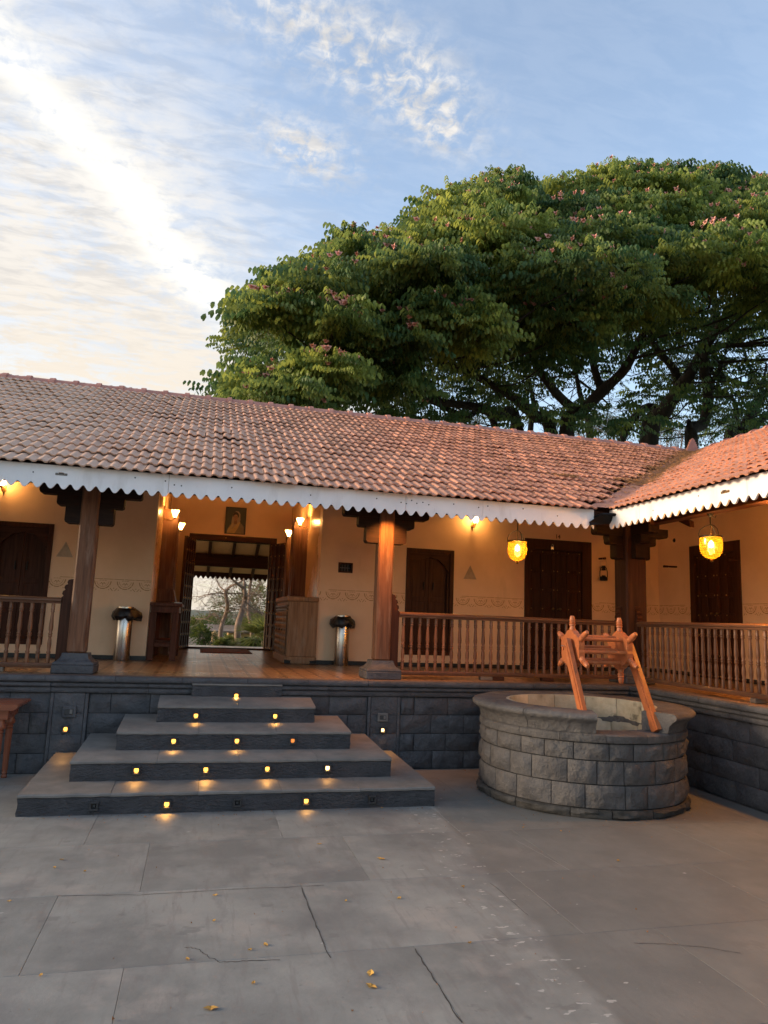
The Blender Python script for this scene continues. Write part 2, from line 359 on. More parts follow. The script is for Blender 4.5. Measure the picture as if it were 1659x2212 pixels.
def floor_mat():
    m = mat('patterned_veranda_tile', (.52, .32, .17), (.44, .26, .13), rough=.30, scale=3, bump=.04, bscale=30)
    t = m.node_tree; ns = t.nodes; L = t.links; p = ns['Principled BSDF']
    src = p.inputs['Base Color'].links[0].from_socket
    g = ns.new('ShaderNodeNewGeometry')
    def lattice(size, w, rot):
        mp = ns.new('ShaderNodeMapping'); mp.inputs['Rotation'].default_value = (0, 0, rot); mp.inputs['Scale'].default_value = (1/size,)*3
        L.new(g.outputs['Position'], mp.inputs[0]); s = ns.new('ShaderNodeSeparateXYZ'); L.new(mp.outputs[0], s.inputs[0]); o = []
        for k in (0, 1):
            f = ns.new('ShaderNodeMath'); f.operation = 'PINGPONG'; L.new(s.outputs[k], f.inputs[0]); f.inputs[1].default_value = .5
            q = ns.new('ShaderNodeMath'); q.operation = 'LESS_THAN'; L.new(f.outputs[0], q.inputs[0]); q.inputs[1].default_value = w; o.append(q)
        z = ns.new('ShaderNodeMath'); z.operation = 'MAXIMUM'; L.new(o[0].outputs[0], z.inputs[0]); L.new(o[1].outputs[0], z.inputs[1]); return z.outputs[0]
    col = src
    for size, w, rot, c, k in ((.20, .11, 0, (.13, .065, .032), .95), (.1414, .14, PI/4, (.20, .105, .05), .8)):
        l = lattice(size, w, rot); mu = ns.new('ShaderNodeMath'); mu.operation = 'MULTIPLY'; L.new(l, mu.inputs[0]); mu.inputs[1].default_value = k
        x = ns.new('ShaderNodeMix'); x.data_type = 'RGBA'; L.new(mu.outputs[0], x.inputs[0]); L.new(col, x.inputs[6]); x.inputs[7].default_value = (*c, 1); col = x.outputs[2]
    L.new(col, p.inputs['Base Color']); return m
FLOOR = floor_mat()
FLOORB = mat('brown_floor_border', (.16, .105, .085), (.12, .08, .065), rough=.5, scale=8, bump=.1)
def ground_mat():
    m = mat('grey_courtyard_slab', (.250, .256, .240), (.148, .153, .146), rough=.62, scale=1.6, bump=.22, bscale=42, bdist=.006, objvar=.06,
            spots=[((.125, .125, .125), 1.3, .53, .16, .75), ((.14, .138, .135), 6, .56, .12, .55, (1, .35, 1)), ((.32, .295, .265), 2.4, .56, .14, .5), ((.12, .12, .118), 3.2, .63, .04, .5, (1, 1.4, 1)), ((.165, .158, .15), 26, .55, .1, .5, (1, .12, 1)),
                   ((.115, .115, .117), 18, .66, .06, .5)])
    t = m.node_tree; ns = t.nodes; L = t.links; p = ns['Principled BSDF']
    src = p.inputs['Base Color'].links[0].from_socket
    g = ns.new('ShaderNodeNewGeometry'); s = ns.new('ShaderNodeSeparateXYZ'); L.new(g.outputs['Position'], s.inputs[0])
    n = ns.new('ShaderNodeTexNoise'); n.inputs['Scale'].default_value = 2.2; n.inputs['Detail'].default_value = 7; L.new(g.outputs['Position'], n.inputs['Vector'])
    def math_(op, a, b):
        q = ns.new('ShaderNodeMath'); q.operation = op
        for i, v in enumerate((a, b)):
            if isinstance(v, (int, float)): q.inputs[i].default_value = v
            else: L.new(v, q.inputs[i])
        return q.outputs[0]
    def rng(a, lo, hi, c=0, d=1):
        r = ns.new('ShaderNodeMapRange'); L.new(a, r.inputs[0])
        for i, v in enumerate((lo, hi, c, d)): r.inputs[i+1].default_value = v
        return r.outputs[0]
    def mix(f, a, b):
        x = ns.new('ShaderNodeMix'); x.data_type = 'RGBA'; L.new(f, x.inputs[0]); L.new(a, x.inputs[6]); x.inputs[7].default_value = (*b, 1); return x.outputs[2]
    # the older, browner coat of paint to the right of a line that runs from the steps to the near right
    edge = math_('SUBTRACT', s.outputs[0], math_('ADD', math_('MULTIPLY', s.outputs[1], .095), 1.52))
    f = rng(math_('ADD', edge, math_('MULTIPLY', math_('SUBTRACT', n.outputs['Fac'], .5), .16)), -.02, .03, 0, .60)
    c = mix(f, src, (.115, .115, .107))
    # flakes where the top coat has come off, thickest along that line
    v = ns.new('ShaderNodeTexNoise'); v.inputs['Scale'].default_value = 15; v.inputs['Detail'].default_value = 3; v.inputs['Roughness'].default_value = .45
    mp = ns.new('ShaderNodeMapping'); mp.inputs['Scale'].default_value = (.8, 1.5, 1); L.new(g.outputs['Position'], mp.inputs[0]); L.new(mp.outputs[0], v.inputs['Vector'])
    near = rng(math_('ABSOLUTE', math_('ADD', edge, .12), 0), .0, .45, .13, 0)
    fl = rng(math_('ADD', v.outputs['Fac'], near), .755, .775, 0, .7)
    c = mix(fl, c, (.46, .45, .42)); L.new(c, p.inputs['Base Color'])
    # long scraped streaks
    return m
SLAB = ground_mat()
EARTH = mat('dry_grassy_earth', (.20, .17, .09), (.10, .12, .045), rough=.95, scale=.6, bump=.5, bscale=8, bdist=.05)
BARK = mat('dark_bark', (.034, .026, .021), (.018, .014, .012), rough=.9, scale=5, stretch=(1, 1, .3), bump=.6, bscale=9, bdist=.06)
PBARK = mat('pale_pinkish_bark', (.30, .20, .14), (.17, .12, .09), rough=.85, scale=4, stretch=(1, 1, .35), bump=.4, bscale=12, bdist=.03)
TWIG = mat('dry_twig_bark', (.20, .145, .105), (.12, .085, .06), rough=.9, bump=0)
def leaf_mat(name, dark, light, trans=.45):
    m = bpy.data.materials.new(name); m.use_nodes = True; t = m.node_tree; ns = t.nodes; L = t.links; p = ns['Principled BSDF']
    at = ns.new('ShaderNodeAttribute'); at.attribute_name = 'rnd'
    r = ns.new('ShaderNodeValToRGB'); L.new(at.outputs['Fac'], r.inputs[0])
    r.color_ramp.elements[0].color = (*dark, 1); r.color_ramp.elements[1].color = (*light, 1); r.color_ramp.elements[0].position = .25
    L.new(r.outputs[0], p.inputs['Base Color']); p.inputs['Roughness'].default_value = .5; p.inputs['Specular IOR Level'].default_value = .3
    tr = ns.new('ShaderNodeBsdfTranslucent'); hs = ns.new('ShaderNodeHueSaturation'); hs.inputs['Hue'].default_value = .478; hs.inputs['Value'].default_value = 1.5
    L.new(r.outputs[0], hs.inputs['Color']); L.new(hs.outputs[0], tr.inputs['Color'])
    mx = ns.new('ShaderNodeMixShader'); mx.inputs[0].default_value = trans; L.new(p.outputs[0], mx.inputs[1]); L.new(tr.outputs[0], mx.inputs[2])
    L.new(mx.outputs[0], ns['Material Output'].inputs[0]); return m
LEAF = leaf_mat('rain_tree_leaf', (.050, .115, .045), (.30, .37, .075), .42)
LEAF2 = leaf_mat('bush_leaf', (.05, .085, .02), (.14, .16, .04))
LEAF3 = leaf_mat('feathery_far_leaf', (.085, .10, .075), (.13, .14, .09))
PINK = mat('pink_blossom', (.78, .38, .33), (.55, .28, .20), rough=.8, scale=9, bump=0)
LITTER = mat('orange_leaf_litter', (.36, .15, .035), (.22, .10, .04), rough=.9, scale=30, bump=0)
YLEAF = mat('dry_yellow_leaf', (.62, .36, .07), (.45, .24, .05), rough=.7, scale=30, bump=0, objvar=.3)
def amber_glass():
    m = bpy.data.materials.new('amber_cut_glass'); m.use_nodes = True; t = m.node_tree; ns = t.nodes; L = t.links
    for n in list(ns):
        if n.type == 'BSDF_PRINCIPLED': ns.remove(n)
    co = ns.new('ShaderNodeTexCoord'); s = ns.new('ShaderNodeSeparateXYZ'); L.new(co.outputs['Object'], s.inputs[0])
    an = ns.new('ShaderNodeMath'); an.operation = 'ARCTAN2'; L.new(s.outputs[1], an.inputs[0]); L.new(s.outputs[0], an.inputs[1])
    def m2(op, a, b):
        q = ns.new('ShaderNodeMath'); q.operation = op
        for i, v in enumerate((a, b)):
            if isinstance(v, (int, float)): q.inputs[i].default_value = v
            else: L.new(v, q.inputs[i])
        return q.outputs[0]
    aa = m2('MULTIPLY', an.outputs[0], 20/(2*PI)*1.0); z_ = m2('MULTIPLY', s.outputs[2], 40)
    l1 = m2('PINGPONG', m2('ADD', aa, z_), .5); l2 = m2('PINGPONG', m2('SUBTRACT', aa, z_), .5)
    line = m2('LESS_THAN', m2('MINIMUM', l1, l2), .07)
    tr = ns.new('ShaderNodeBsdfTransparent'); tr.inputs[0].default_value = (1, .70, .26, 1)
    tl = ns.new('ShaderNodeBsdfTranslucent'); tl.inputs[0].default_value = (1, .46, .03, 1)
    gl = ns.new('ShaderNodeBsdfGlossy'); gl.inputs['Roughness'].default_value = .12
    f = ns.new('ShaderNodeMapRange'); L.new(line, f.inputs[0]); f.inputs[3].default_value = .20; f.inputs[4].default_value = .25
    a = ns.new('ShaderNodeMixShader'); L.new(f.outputs[0], a.inputs[0]); L.new(tr.outputs[0], a.inputs[1]); L.new(tl.outputs[0], a.inputs[2])
    b = ns.new('ShaderNodeMixShader'); b.inputs[0].default_value = .06; L.new(a.outputs[0], b.inputs[1]); L.new(gl.outputs[0], b.inputs[2])
    L.new(b.outputs[0], ns['Material Output'].inputs[0]); return m
AMBER = amber_glass()
def clear_glass(name, col, tl, gl_w=.06):
    m = bpy.data.materials.new(name); m.use_nodes = True; t = m.node_tree; ns = t.nodes; L = t.links
    ns.remove(ns['Principled BSDF'])
    tr = ns.new('ShaderNodeBsdfTransparent'); tr.inputs[0].default_value = (1, .985, .97, 1); b = ns.new('ShaderNodeBsdfTranslucent'); b.inputs[0].default_value = (*col, 1)
    gl = ns.new('ShaderNodeBsdfGlossy'); gl.inputs['Roughness'].default_value = .08
    x = ns.new('ShaderNodeMixShader'); x.inputs[0].default_value = tl; L.new(tr.outputs[0], x.inputs[1]); L.new(b.outputs[0], x.inputs[2])
    y = ns.new('ShaderNodeMixShader'); y.inputs[0].default_value = gl_w; L.new(x.outputs[0], y.inputs[1]); L.new(gl.outputs[0], y.inputs[2])
    L.new(y.outputs[0], ns['Material Output'].inputs[0]); return m
CLEAR = clear_glass('clear_glass', (.8, .8, .8), .01, .015); FROST = clear_glass('frosted_shade_glass', (1, .78, .45), .85)

# ---------------------------------------------------------------- ground
gm = MB().add([(-1500, -1500, -.03), (1500, -1500, -.03), (1500, 1500, -.03), (-1500, 1500, -.03)], [(0, 1, 2, 3)])
tag(gm.build('ground', EARTH), kind='structure')
court = MB().box(-12, 5.3, -8, 8.2, -.06, -.006).build('courtyard_floor', mat('slab_joint', (.105, .10, .095), rough=.9, bump=.2)); tag(court, kind='structure')
ROWS = [5.56+.93*k for k in range(-3, 4)]
for r in range(len(ROWS)-1):
    y0, y1 = ROWS[r], ROWS[r+1]
    off = -.207 if round((y0-4.63)/.93) % 2 == 0 else -.645
    for k in range(-6, 5):
        x0 = off+1.372*k; x1 = min(x0+1.372, 5.14); y1_ = min(y1, 7.9)
        if x0 > 5.1: continue
        g = .0010
        tz = [rnd.uniform(-.0012, .0012) for _ in range(4)]
        mb = MB().box(x0+g, x1-g, y0+g, y1_-g, -.03, 0, .0012)
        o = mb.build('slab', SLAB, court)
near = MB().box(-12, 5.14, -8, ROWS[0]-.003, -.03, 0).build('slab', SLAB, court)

# ---------------------------------------------------------------- rock-faced blocks
def rock(mb, fn, a0, a1, z0, z1, d, seed, na=5, nz=3, amp=.014, gap=.004, mi=0):
    """block on a wall: fn(a, z, depth out of the wall)"""
    a0 += gap; a1 -= gap; z0 += gap; z1 -= gap
    vs = []; fs = []
    for j in range(nz+1):
        for i in range(na+1):
            u, w = i/na, j/nz
            edge = i in (0, na) or j in (0, nz)
            a = a0+(a1-a0)*u + (0 if edge else rnd.uniform(-.2, .2)*(a1-a0)/na); z = z0+(z1-z0)*w + (0 if edge else rnd.uniform(-.2, .2)*(z1-z0)/nz)
            n = noise.noise(Vector((a*9+seed*3.7, z*9, seed*1.3)))
            vs.append(fn(a, z, d-.014+rnd.uniform(-.002, .002) if edge else d + amp*(n*1.1+.15+rnd.uniform(-.75, .75))))
    k0 = len(vs)
    ring = [i for i in range(na+1)] + [j*(na+1)+na for j in range(1, nz+1)] + [nz*(na+1)+i for i in range(na-1, -1, -1)] + [j*(na+1) for j in range(nz-1, 0, -1)]
    for j in range(nz):
        for i in range(na):
            q = j*(na+1)+i; fs.append((q, q+1, q+na+2, q+na+1))
    ra = []
    for q in ring:
        i, j = q % (na+1), q//(na+1); ra.append(len(vs)); vs.append(fn(a0+(a1-a0)*i/na, z0+(z1-z0)*j/nz, -.02))
    for t in range(len(ring)): fs.append((ring[t], ring[(t+1) % len(ring)], ra[(t+1) % len(ring)], ra[t]))
    return mb.add(vs, fs, mi)

def ground_strip(name, pts, w, m_):
    P = []
    for a, b in zip(pts[:-1], pts[1:]):
        for k in range(8): P.append(Vector(a).lerp(Vector(b), k/8))
    P.append(Vector(pts[-1])); Q = [at_z(p.x, 1728+p.y, .0) for p in P]; vs = []
    for i, q in enumerate(Q):
        t = (Q[min(i+1, len(Q)-1)]-Q[max(i-1, 0)]).normalized(); n = Vector((-t.y, t.x, 0))
        j = n*(.012*noise.noise(Vector((i*.7, w*99, len(pts))))); ww = w*(.35+.9*abs(noise.noise(Vector((i*.45, 3, w*50)))))
        vs += [q+j+n*ww+Vector((0, 0, .0016)), q+j-n*ww+Vector((0, 0, .0016))]
    tag(MB().add(vs, [(2*i, 2*i+1, 2*i+3, 2*i+2) for i in range(len(Q)-1)]).build(name, m_, court, recalc=False), kind='stuff')
CRK = mat('dirt_filled_crack', (.055, .052, .048), rough=.95, bump=0); CHALK = mat('pale_scratch', (.42, .41, .39), rough=.9, bump=0)
for pts, w in (([(400, 318, 0), (425, 322, 0), (448, 338, 0), (475, 351, 0), (540, 348, 0), (605, 346, 0)], .004), ([(1370, 310, 0), (1450, 312, 0), (1530, 320, 0), (1600, 332, 0)], .004), ([(895, 322, 0), (930, 375, 0), (995, 482, 0)], .006),
               ([(650, 190, 0), (680, 265, 0), (712, 342, 0)], .005), ([(120, 208, 0), (300, 205, 0), (540, 192, 0), (700, 185, 0)], .004), ([(1060, 180, 0), (1140, 250, 0)], .003)):
    ground_strip('surface_crack', pts, w, CRK)
for pts, w in (([(938, 18, 0), (965, 45, 0), (1000, 75, 0)], .003), ([(1110, 85, 0), (1170, 118, 0), (1232, 153, 0)], .003), ([(1090, 150, 0), (1180, 222, 0), (1262, 290, 0)], .0025), ([(600, 42, 0), (606, 80, 0)], .0025)):
    ground_strip('surface_scratch', pts, w, CHALK)
# ---------------------------------------------------------------- the long building
PZ = .945
bld = thing('veranda_building', 'veranda house with red clay tile roof and cream walls on a dark stone plinth', 'building', (2, 10, 0))
SLOPE = (5.43-2.98)/5.5
YE, XE, ZE = 7.45, 4.58, 2.98                       # eave lines of the main roof and of the wing
zf = lambda y: ZE+SLOPE*(y-YE)
zr = lambda x: ZE+SLOPE*(x-XE)

# plinth: core, coping mouldings and rock-faced blocks
pl = MB()
pl.box(-9, 5.16, 7.96, 16.0, -.05, .90); pl.box(5.22, 12, -3, 16.0, -.05, .90)
plinth = pl.build('plinth', JOINT, bld)
def molding(name, prof, p0, p1, out, seg, m):       # prof (depth out, z); run from p0 to p1; out = outward direction
    p0, p1, out = Vector(p0), Vector(p1), Vector(out); n = max(1, round((p1-p0).length/seg)); d = (p1-p0)/n
    for k in range(n):
        a, b = p0+d*k+d.normalized()*.0018, p0+d*(k+1)-d.normalized()*.0018
        jit = rnd.uniform(-.003, .003)
        vs = [a+out*(q+jit)+Vector((0, 0, z)) for q, z in prof] + [b+out*(q+jit)+Vector((0, 0, z)) for q, z in prof]
        N = len(prof)
        fs = [tuple(range(N)), tuple(range(2*N-1, N-1, -1))] + [(i, (i+1) % N, (i+1) % N+N, i+N) for i in range(N)]
        MB().add(vs, fs).build(name, m, plinth, smooth=50)
cop = [(-.0165, .885), (.040, .885), (.048, .893), (.048, .936), (.038, .945), (-.0165, .945)]
roll = [(-.1, .832), (.012, .832), (.026, .842), (.028, .858), (.020, .874), (.008, .8835), (-.1, .8835)]
fil = [(-.1, .775), (-.004, .775), (.004, .782), (.004, .822), (-.004, .8305), (-.1, .8305)]
for pr, sg in ((cop, .64), (roll, .9), (fil, .9)):
    molding('coping_stone' if pr is cop else 'moulding', pr, (-6, 7.88, 0), (5.14, 7.88, 0), (0, -1, 0), sg, STONE)
    molding('coping_stone' if pr is cop else 'moulding', pr, (5.14, 7.88, 0), (5.14, -.5, 0), (-1, 0, 0), sg, STONE)
PF = lambda a, z, d: (a, 7.90-d, z)
PR = lambda a, z, d: (5.16-d, a, z)
ZC = [0, .19, .376, .578, .772]
PIL = [(-1.32, -1.034), (1.915, 2.213)]
sid = 0
for a0, a1 in PIL:                                   # pilasters under the posts, in courses, and the panel frames beside them
    for k in range(4):
        mb = MB(); rock(mb, PF, a0, a1, ZC[k], ZC[k+1] if k < 3 else .774, .024, sid, 4, 3, .006, .0015); sid += 1
        mb.build('stone', STONE, plinth, smooth=30)
    for s, e in ((-1, a0), (1, a1)):
        mb = MB().box(e+s*.002, e+s*.036, 7.886, 7.96, 0, .773, .006); mb.build('panel_border', STONE, plinth)
def panel(fn, A0, A1, wid, name='stone', amp=.017):
    global sid
    for k in range(4):
        a = A0 - (wid*.5 if k % 2 else 0)
        while a < A1-.02:
            b = a+wid*rnd.uniform(.94, 1.06)
            if A1-b < .12: b = A1
            x0, x1 = max(a, A0), min(b, A1)
            if x1-x0 > .04:
                mb = MB(); rock(mb, fn, x0, x1, ZC[k], ZC[k+1], .004, sid, 6, 4, amp, .003); sid += 1
                mb.build(name, STONE, plinth, smooth=48)
            a = b
panel(PF, -4.2, -1.358, .38); panel(PF, -.996, 1.877, .38); panel(PF, 2.251, 5.14, .375)
panel(PR, .6, 7.88, .62, amp=.010)

# veranda floor and border, skirting
fl = MB().box(-9, 5.2, 8.02, 16.0, .90, PZ, 0).box(5.2, 12, -3, 16.0, .90, PZ, 0).build('veranda_floor', FLOOR, bld)
MB().box(-9, 5.262, 7.898, 8.02, .9005, PZ+.002, .002).box(5.158, 5.262, -3, 7.898, .9005, PZ+.002, .002).build('floor_border', FLOORB, bld)

# walls with openings
def wall(name, fn, A0, A1, Z0, Z1, holes, thick, m=None):
    mb = MB(); xs = sorted({A0, A1, *[h[0] for h in holes], *[h[1] for h in holes]}); zs = sorted({Z0, Z1, *[h[2] for h in holes], *[h[3] for h in holes]})
    for i in range(len(xs)-1):
        for j in range(len(zs)-1):
            cx, cz = (xs[i]+xs[i+1])/2, (zs[j]+zs[j+1])/2
            if any(h[0] < cx < h[1] and h[2] < cz < h[3] for h in holes): continue
            wbox(mb, fn, xs[i], xs[i+1], zs[j], zs[j+1], -thick, 0, 0)
    bm_o = mb.build(name, m or PAINT, bld, recalc=False)
    bm = bmesh.new(); bm.from_mesh(bm_o.data); bmesh.ops.remove_doubles(bm, verts=bm.verts, dist=1e-5)
    seen = {}
    for f in bm.faces: seen.setdefault(tuple(sorted(v.index for v in f.verts)), []).append(f)
    bmesh.ops.delete(bm, geom=[f for g in seen.values() if len(g) > 1 for f in g], context='FACES_ONLY')
    bmesh.ops.recalc_face_normals(bm, faces=bm.faces); bm.to_mesh(bm_o.data); bm.free()
    return bm_o
WIN = [(-2.72, -1.976, 1.118, 2.732), (3.014, 3.78, 1.118, 2.722)]
DOOR = (4.968, 6.15, PZ, 3.0); RDOOR = (8.603, 9.695, PZ, 2.938); ENT = (-.135, 1.295, PZ, 3.035)
TRI = [(-1.810, 2.296, 2.505), (4.049, 2.294, 2.506)]
VENT = (1.966, 2.184, 2.288, 2.439)
XL, XR = -.655, 1.697                                # sides of the entrance recess
wall('front_wall', FRONT, -9, XL, PZ-.02, 4.27, [WIN[0]], .25)
wall('front_wall', FRONT, XR, 7.4, PZ-.02, 4.27, [WIN[1], DOOR, VENT], .25)
wall('wing_wall', RIGHT, -3, 10.75, PZ-.02, 4.16, [RDOOR], .25)
wall('recess_side_wall', lambda a, z, d: (XL+d, a, z), 10.752, 14.398, PZ-.02, 4.33, [], .25, PAINTR)
wall('recess_side_wall', lambda a, z, d: (XR-d, a, z), 10.752, 14.398, PZ-.02, 4.33, [], .25, PAINTR)
wall('recess_back_wall', BACK, XL-.25, XR+.25, PZ-.02, 4.66, [ENT], .2, PAINT)
MB().box(XL-.2, XR+.2, 10.76, 14.39, 4.27, 4.31).build('recess_ceiling', WY, bld)
MB().box(-9, XL-.25, 14.4, 14.6, PZ, 4.6).box(XR+.25, 12, 14.4, 14.6, PZ, 4.6).build('rear_wall', PAINT, bld)
sk = MB()
for a0, a1 in ((-9, XL), (XR, DOOR[0]), (DOOR[1], 7.385)): wbox(sk, FRONT, a0, a1, PZ, 1.004, 0, .012, .002)
for a0, a1 in ((-3, RDOOR[0]), (RDOOR[1], 10.487)): wbox(sk, RIGHT, a0, a1, PZ, 1.004, 0, .012, .002)
sk.box(XL+.002, XL+.012, 10.51, 14.38, PZ, 1.004); sk.box(XR-.012, XR-.002, 10.51, 14.38, PZ, 1.004)
sk.build('skirting', BLK, bld)

# stencilled frieze, laid on the wall as thin paint
def frieze(fn, a0, a1, phase):
    mb = MB(); P = .2905
    def strip(pts, w):
        for (p, q) in zip(pts[:-1], pts[1:]):
            d = Vector((q[0]-p[0], q[1]-p[1])); n = Vector((-d.y, d.x)).normalized()*w/2
            if min(p[0], q[0]) < a0+.005 or max(p[0], q[0]) > a1-.005: continue
            mb.add([fn(p[0]+n.x, p[1]+n.y, .0016), fn(q[0]+n.x, q[1]+n.y, .0016), fn(q[0]-n.x, q[1]-n.y, .0016), fn(p[0]-n.x, p[1]-n.y, .0016)], [(0, 1, 2, 3)])
    x = a0
    while x < a1-.02: strip([(x, 2.027), (min(x+.13, a1-.006), 2.027)], .007); x += .138
    k0, k1 = math.floor((a0-phase)/P)-1, math.ceil((a1-phase)/P)+1
    for k in range(k0, k1):
        c = phase+k*P
        for r, w, cuts in ((.105, .0125, ((-88, -58), (-54, -22), (-18, 18), (22, 54), (58, 88))), (.078, .005, ((-86, -30), (-26, 26), (30, 86)))):
            for s, e in cuts:
                strip([(c+r*math.sin(math.radians(s+(e-s)*i/5)), 2.0-r*math.cos(math.radians(s+(e-s)*i/5))) for i in range(6)], w)
        for a in (-52, 0, 52):
            dx, dz = math.sin(math.radians(a)), -math.cos(math.radians(a))
            strip([(c+dx*.014, 1.985+dz*.014), (c+dx*.028, 1.985+dz*.028)], .013); strip([(c+dx*.028, 1.985+dz*.028), (c+dx*.05, 1.985+dz*.05)], .006)
        strip([(c-.045, 2.008), (c-.02, 2.008)], .006); strip([(c-.012, 2.008), (c+.012, 2.008)], .006); strip([(c+.02, 2.008), (c+.045, 2.008)], .006)
        m = c+P/2
        strip([(m-.045, 1.905), (m-.012, 1.868)], .008); strip([(m+.045, 1.905), (m+.012, 1.868)], .008)
        for dx, dz in ((0, 1.905), (-.062, 1.882), (.062, 1.882)): strip([(m+dx-.006, dz), (m+dx+.006, dz)], .012)
    tag(mb.build('stencil_frieze', FRZ, bld, recalc=False), kind='stuff')
for a0, a1 in ((-6, WIN[0][0]), (WIN[0][1], XL), (XR, WIN[1][0]), (WIN[1][1], DOOR[0]), (DOOR[1], 7.39)): frieze(FRONT, a0, a1, 3.938)
for a0, a1 in ((4, RDOOR[0]), (RDOOR[1], 10.49)): frieze(RIGHT, a0, a1, 9.9)

# windows
def arch_z(u):                                       # cusped arch, u in -1..1
    a = abs(u)
    return 1-.62*a**2.4 - .045*abs(math.sin(a*PI*2.5))
def window(w):
    a0, a1, z0, z1 = w; fr = MB(); f = .062
    wbox(fr, FRONT, a0, a0+f, z0, z1, -.10, .012); wbox(fr, FRONT, a1-f, a1, z0, z1, -.10, .012)
    wbox(fr, FRONT, a0+f, a1-f, z1-f, z1, -.10, .010); wbox(fr, FRONT, a0+f, a1-f, z0, z0+f, -.10, .010)
    fo = fr.build('window', WZ, bld)
    c = (a0+a1)/2; hw = (a1-a0)/2-f; top = z1-f
    ar = MB(); n = 20; zt = lambda u: (z1-.50)+.38*arch_z(u)
    for i in range(n):
        u0, u1 = -1+2*i/n, -1+2*(i+1)/n; s0, s1 = c+hw*u0, c+hw*u1; k = .84
        e0, e1 = zt(u0), zt(u1)
        ar.add([FRONT(s0, e0, -.02), FRONT(s1, e1, -.02), FRONT(s1, top, -.02), FRONT(s0, top, -.02), FRONT(s0, e0, -.065), FRONT(s1, e1, -.065)], [(0, 1, 2, 3), (0, 4, 5, 1)])
    ar.build('arch_board', WX, fo, recalc=False)
    wbox(ar2 := MB(), FRONT, a0+f, a0+f+.035, z0+f, z1-.36, -.065, -.021); wbox(ar2, FRONT, a1-f-.035, a1-f, z0+f, z1-.36, -.065, -.021)
    ar2.build('jamb_strip', WZ, fo)
    for s in (0, 1):
        x0 = a0+f+.001 if s == 0 else c+.002; x1 = c-.002 if s == 0 else a1-f-.001
        sh = MB(); wbox(sh, FRONT, x0, x1, z0+f, top-.001, -.097, -.075)
        zs = [z0+f, z0+f+.07, z0+.40, z0+.47, z0+.80, z0+.87, top]
        for q in range(0, 6, 2): wbox(sh, FRONT, x0, x1, zs[q], zs[q+1], -.075, -.066)
        for q in (x0, x1-.05): wbox(sh, FRONT, q, q+.05, z0+f, top-.002, -.075, -.067)
        so_ = sh.build('shutter', WZ, fo)
    for s in (-1, 1):
        h = MB(); wbox(h, FRONT, c+s*.075-.008, c+s*.075+.008, z0+.98, z0+1.10, -.066, -.045, .004); h.build('handle', IRON, fo)
for w in WIN: window(w)

# doors
def leaf(name, fn, a0, a1, z0, z1, nc, nr, dback, dfront, parent, stud=.013):
    mb = MB(); wbox(mb, fn, a0, a1, z0, z1, dback, dfront-.022, .002)
    st = .062 if nc < 3 else .05
    for i in range(nc+1):
        a = a0+(a1-a0-st)*i/nc; wbox(mb, fn, a, a+st, z0, z1, dfront-.022, dfront, .004)
    for j in range(nr+1):
        z = z0+(z1-z0-st)*j/nr
        for i in range(nc):
            s0 = a0+(a1-a0-st)*i/nc+st; s1 = a0+(a1-a0-st)*(i+1)/nc; wbox(mb, fn, s0, s1, z, z+st, dfront-.022, dfront-.004, .004)
    lo = mb.build(name, WZ, parent)
    sm = MB()
    for i in range(nc+1):
        for j in range(nr+1):
            a = a0+(a1-a0-st)*i/nc+st/2; z = z0+(z1-z0-st)*j/nr+st/2
            o = Vector(fn(a, z, dfront-.001)); t = (Vector(fn(a, z, 1))-Vector(fn(a, z, 0))).normalized()
            sm.lathe([(stud, 0), (stud*.8, stud*.5), (stud*.3, stud*.8)], 6, Matrix.Translation(o) @ t.to_track_quat('Z', 'Y').to_matrix().to_4x4())
    tag(sm.build('door_studs', BRASS, bld, smooth=60), kind='stuff'); return lo
def closed_door(fn, h, fl_, fr_, ft):
    a0, a1, z0, z1 = h; fr = MB()
    wbox(fr, fn, a0, a0+fl_, z0, z1, -.12, .014, .004); wbox(fr, fn, a1-fr_, a1, z0, z1, -.12, .014, .004); wbox(fr, fn, a0+fl_, a1-fr_, z1-ft, z1, -.12, .012, .004)
    fo = fr.build('door', WZ, bld); i0, i1 = a0+fl_+.002, a1-fr_-.002; c = (i0+i1)/2
    leaf('door_leaf', fn, i0, c-.002, z0+.01, z1-ft-.002, 2, 6, -.11, -.03, fo); leaf('door_leaf', fn, c+.002, i1, z0+.01, z1-ft-.002, 2, 6, -.11, -.03, fo)
    b = MB()
    for s in (-.06, .06):
        o = Vector(fn(c+s, z0+.95, -.028)); t = (Vector(fn(0, 0, 1))-Vector(fn(0, 0, 0))).normalized()
        b.lathe([(.012, 0), (.010, .02), (.022, .035), (.018, .05), (.004, .056)], 8, Matrix.Translation(o) @ t.to_track_quat('Z', 'Y').to_matrix().to_4x4())
    b.build('handle', BRASS, fo, smooth=60)
    return fo, c
d14, dc = closed_door(FRONT, DOOR, .10, .165, .17)
pk = MB(); wbox(pk, FRONT, dc-.115, dc-.065, 2.835, 2.885, .018, .036, .006)
pk.tube([FRONT(dc-.107+.034*(1-math.cos(PI*i/6))/2, 2.885+.042*math.sin(PI*i/6), .027) for i in range(7)], .005, 6)
pk.build('padlock', STEEL, d14, smooth=40)
closed_door(RIGHT, RDOOR, .13, .10, .15)
fr = MB()                                            # open entrance door
wbox(fr, BACK, ENT[0]-.135, ENT[0], PZ, 3.15, -.18, .03, .004); wbox(fr, BACK, ENT[1], ENT[1]+.125, PZ, 3.15, -.18, .03, .004)
wbox(fr, BACK, ENT[0], ENT[1], 3.035, 3.15, -.18, .028, .004)
ent = fr.build('entrance_door', WX, bld)
MB().box(ENT[0], ENT[1], 14.38, 14.6, PZ+.001, PZ+.03, .004).build('threshold', WX, ent)
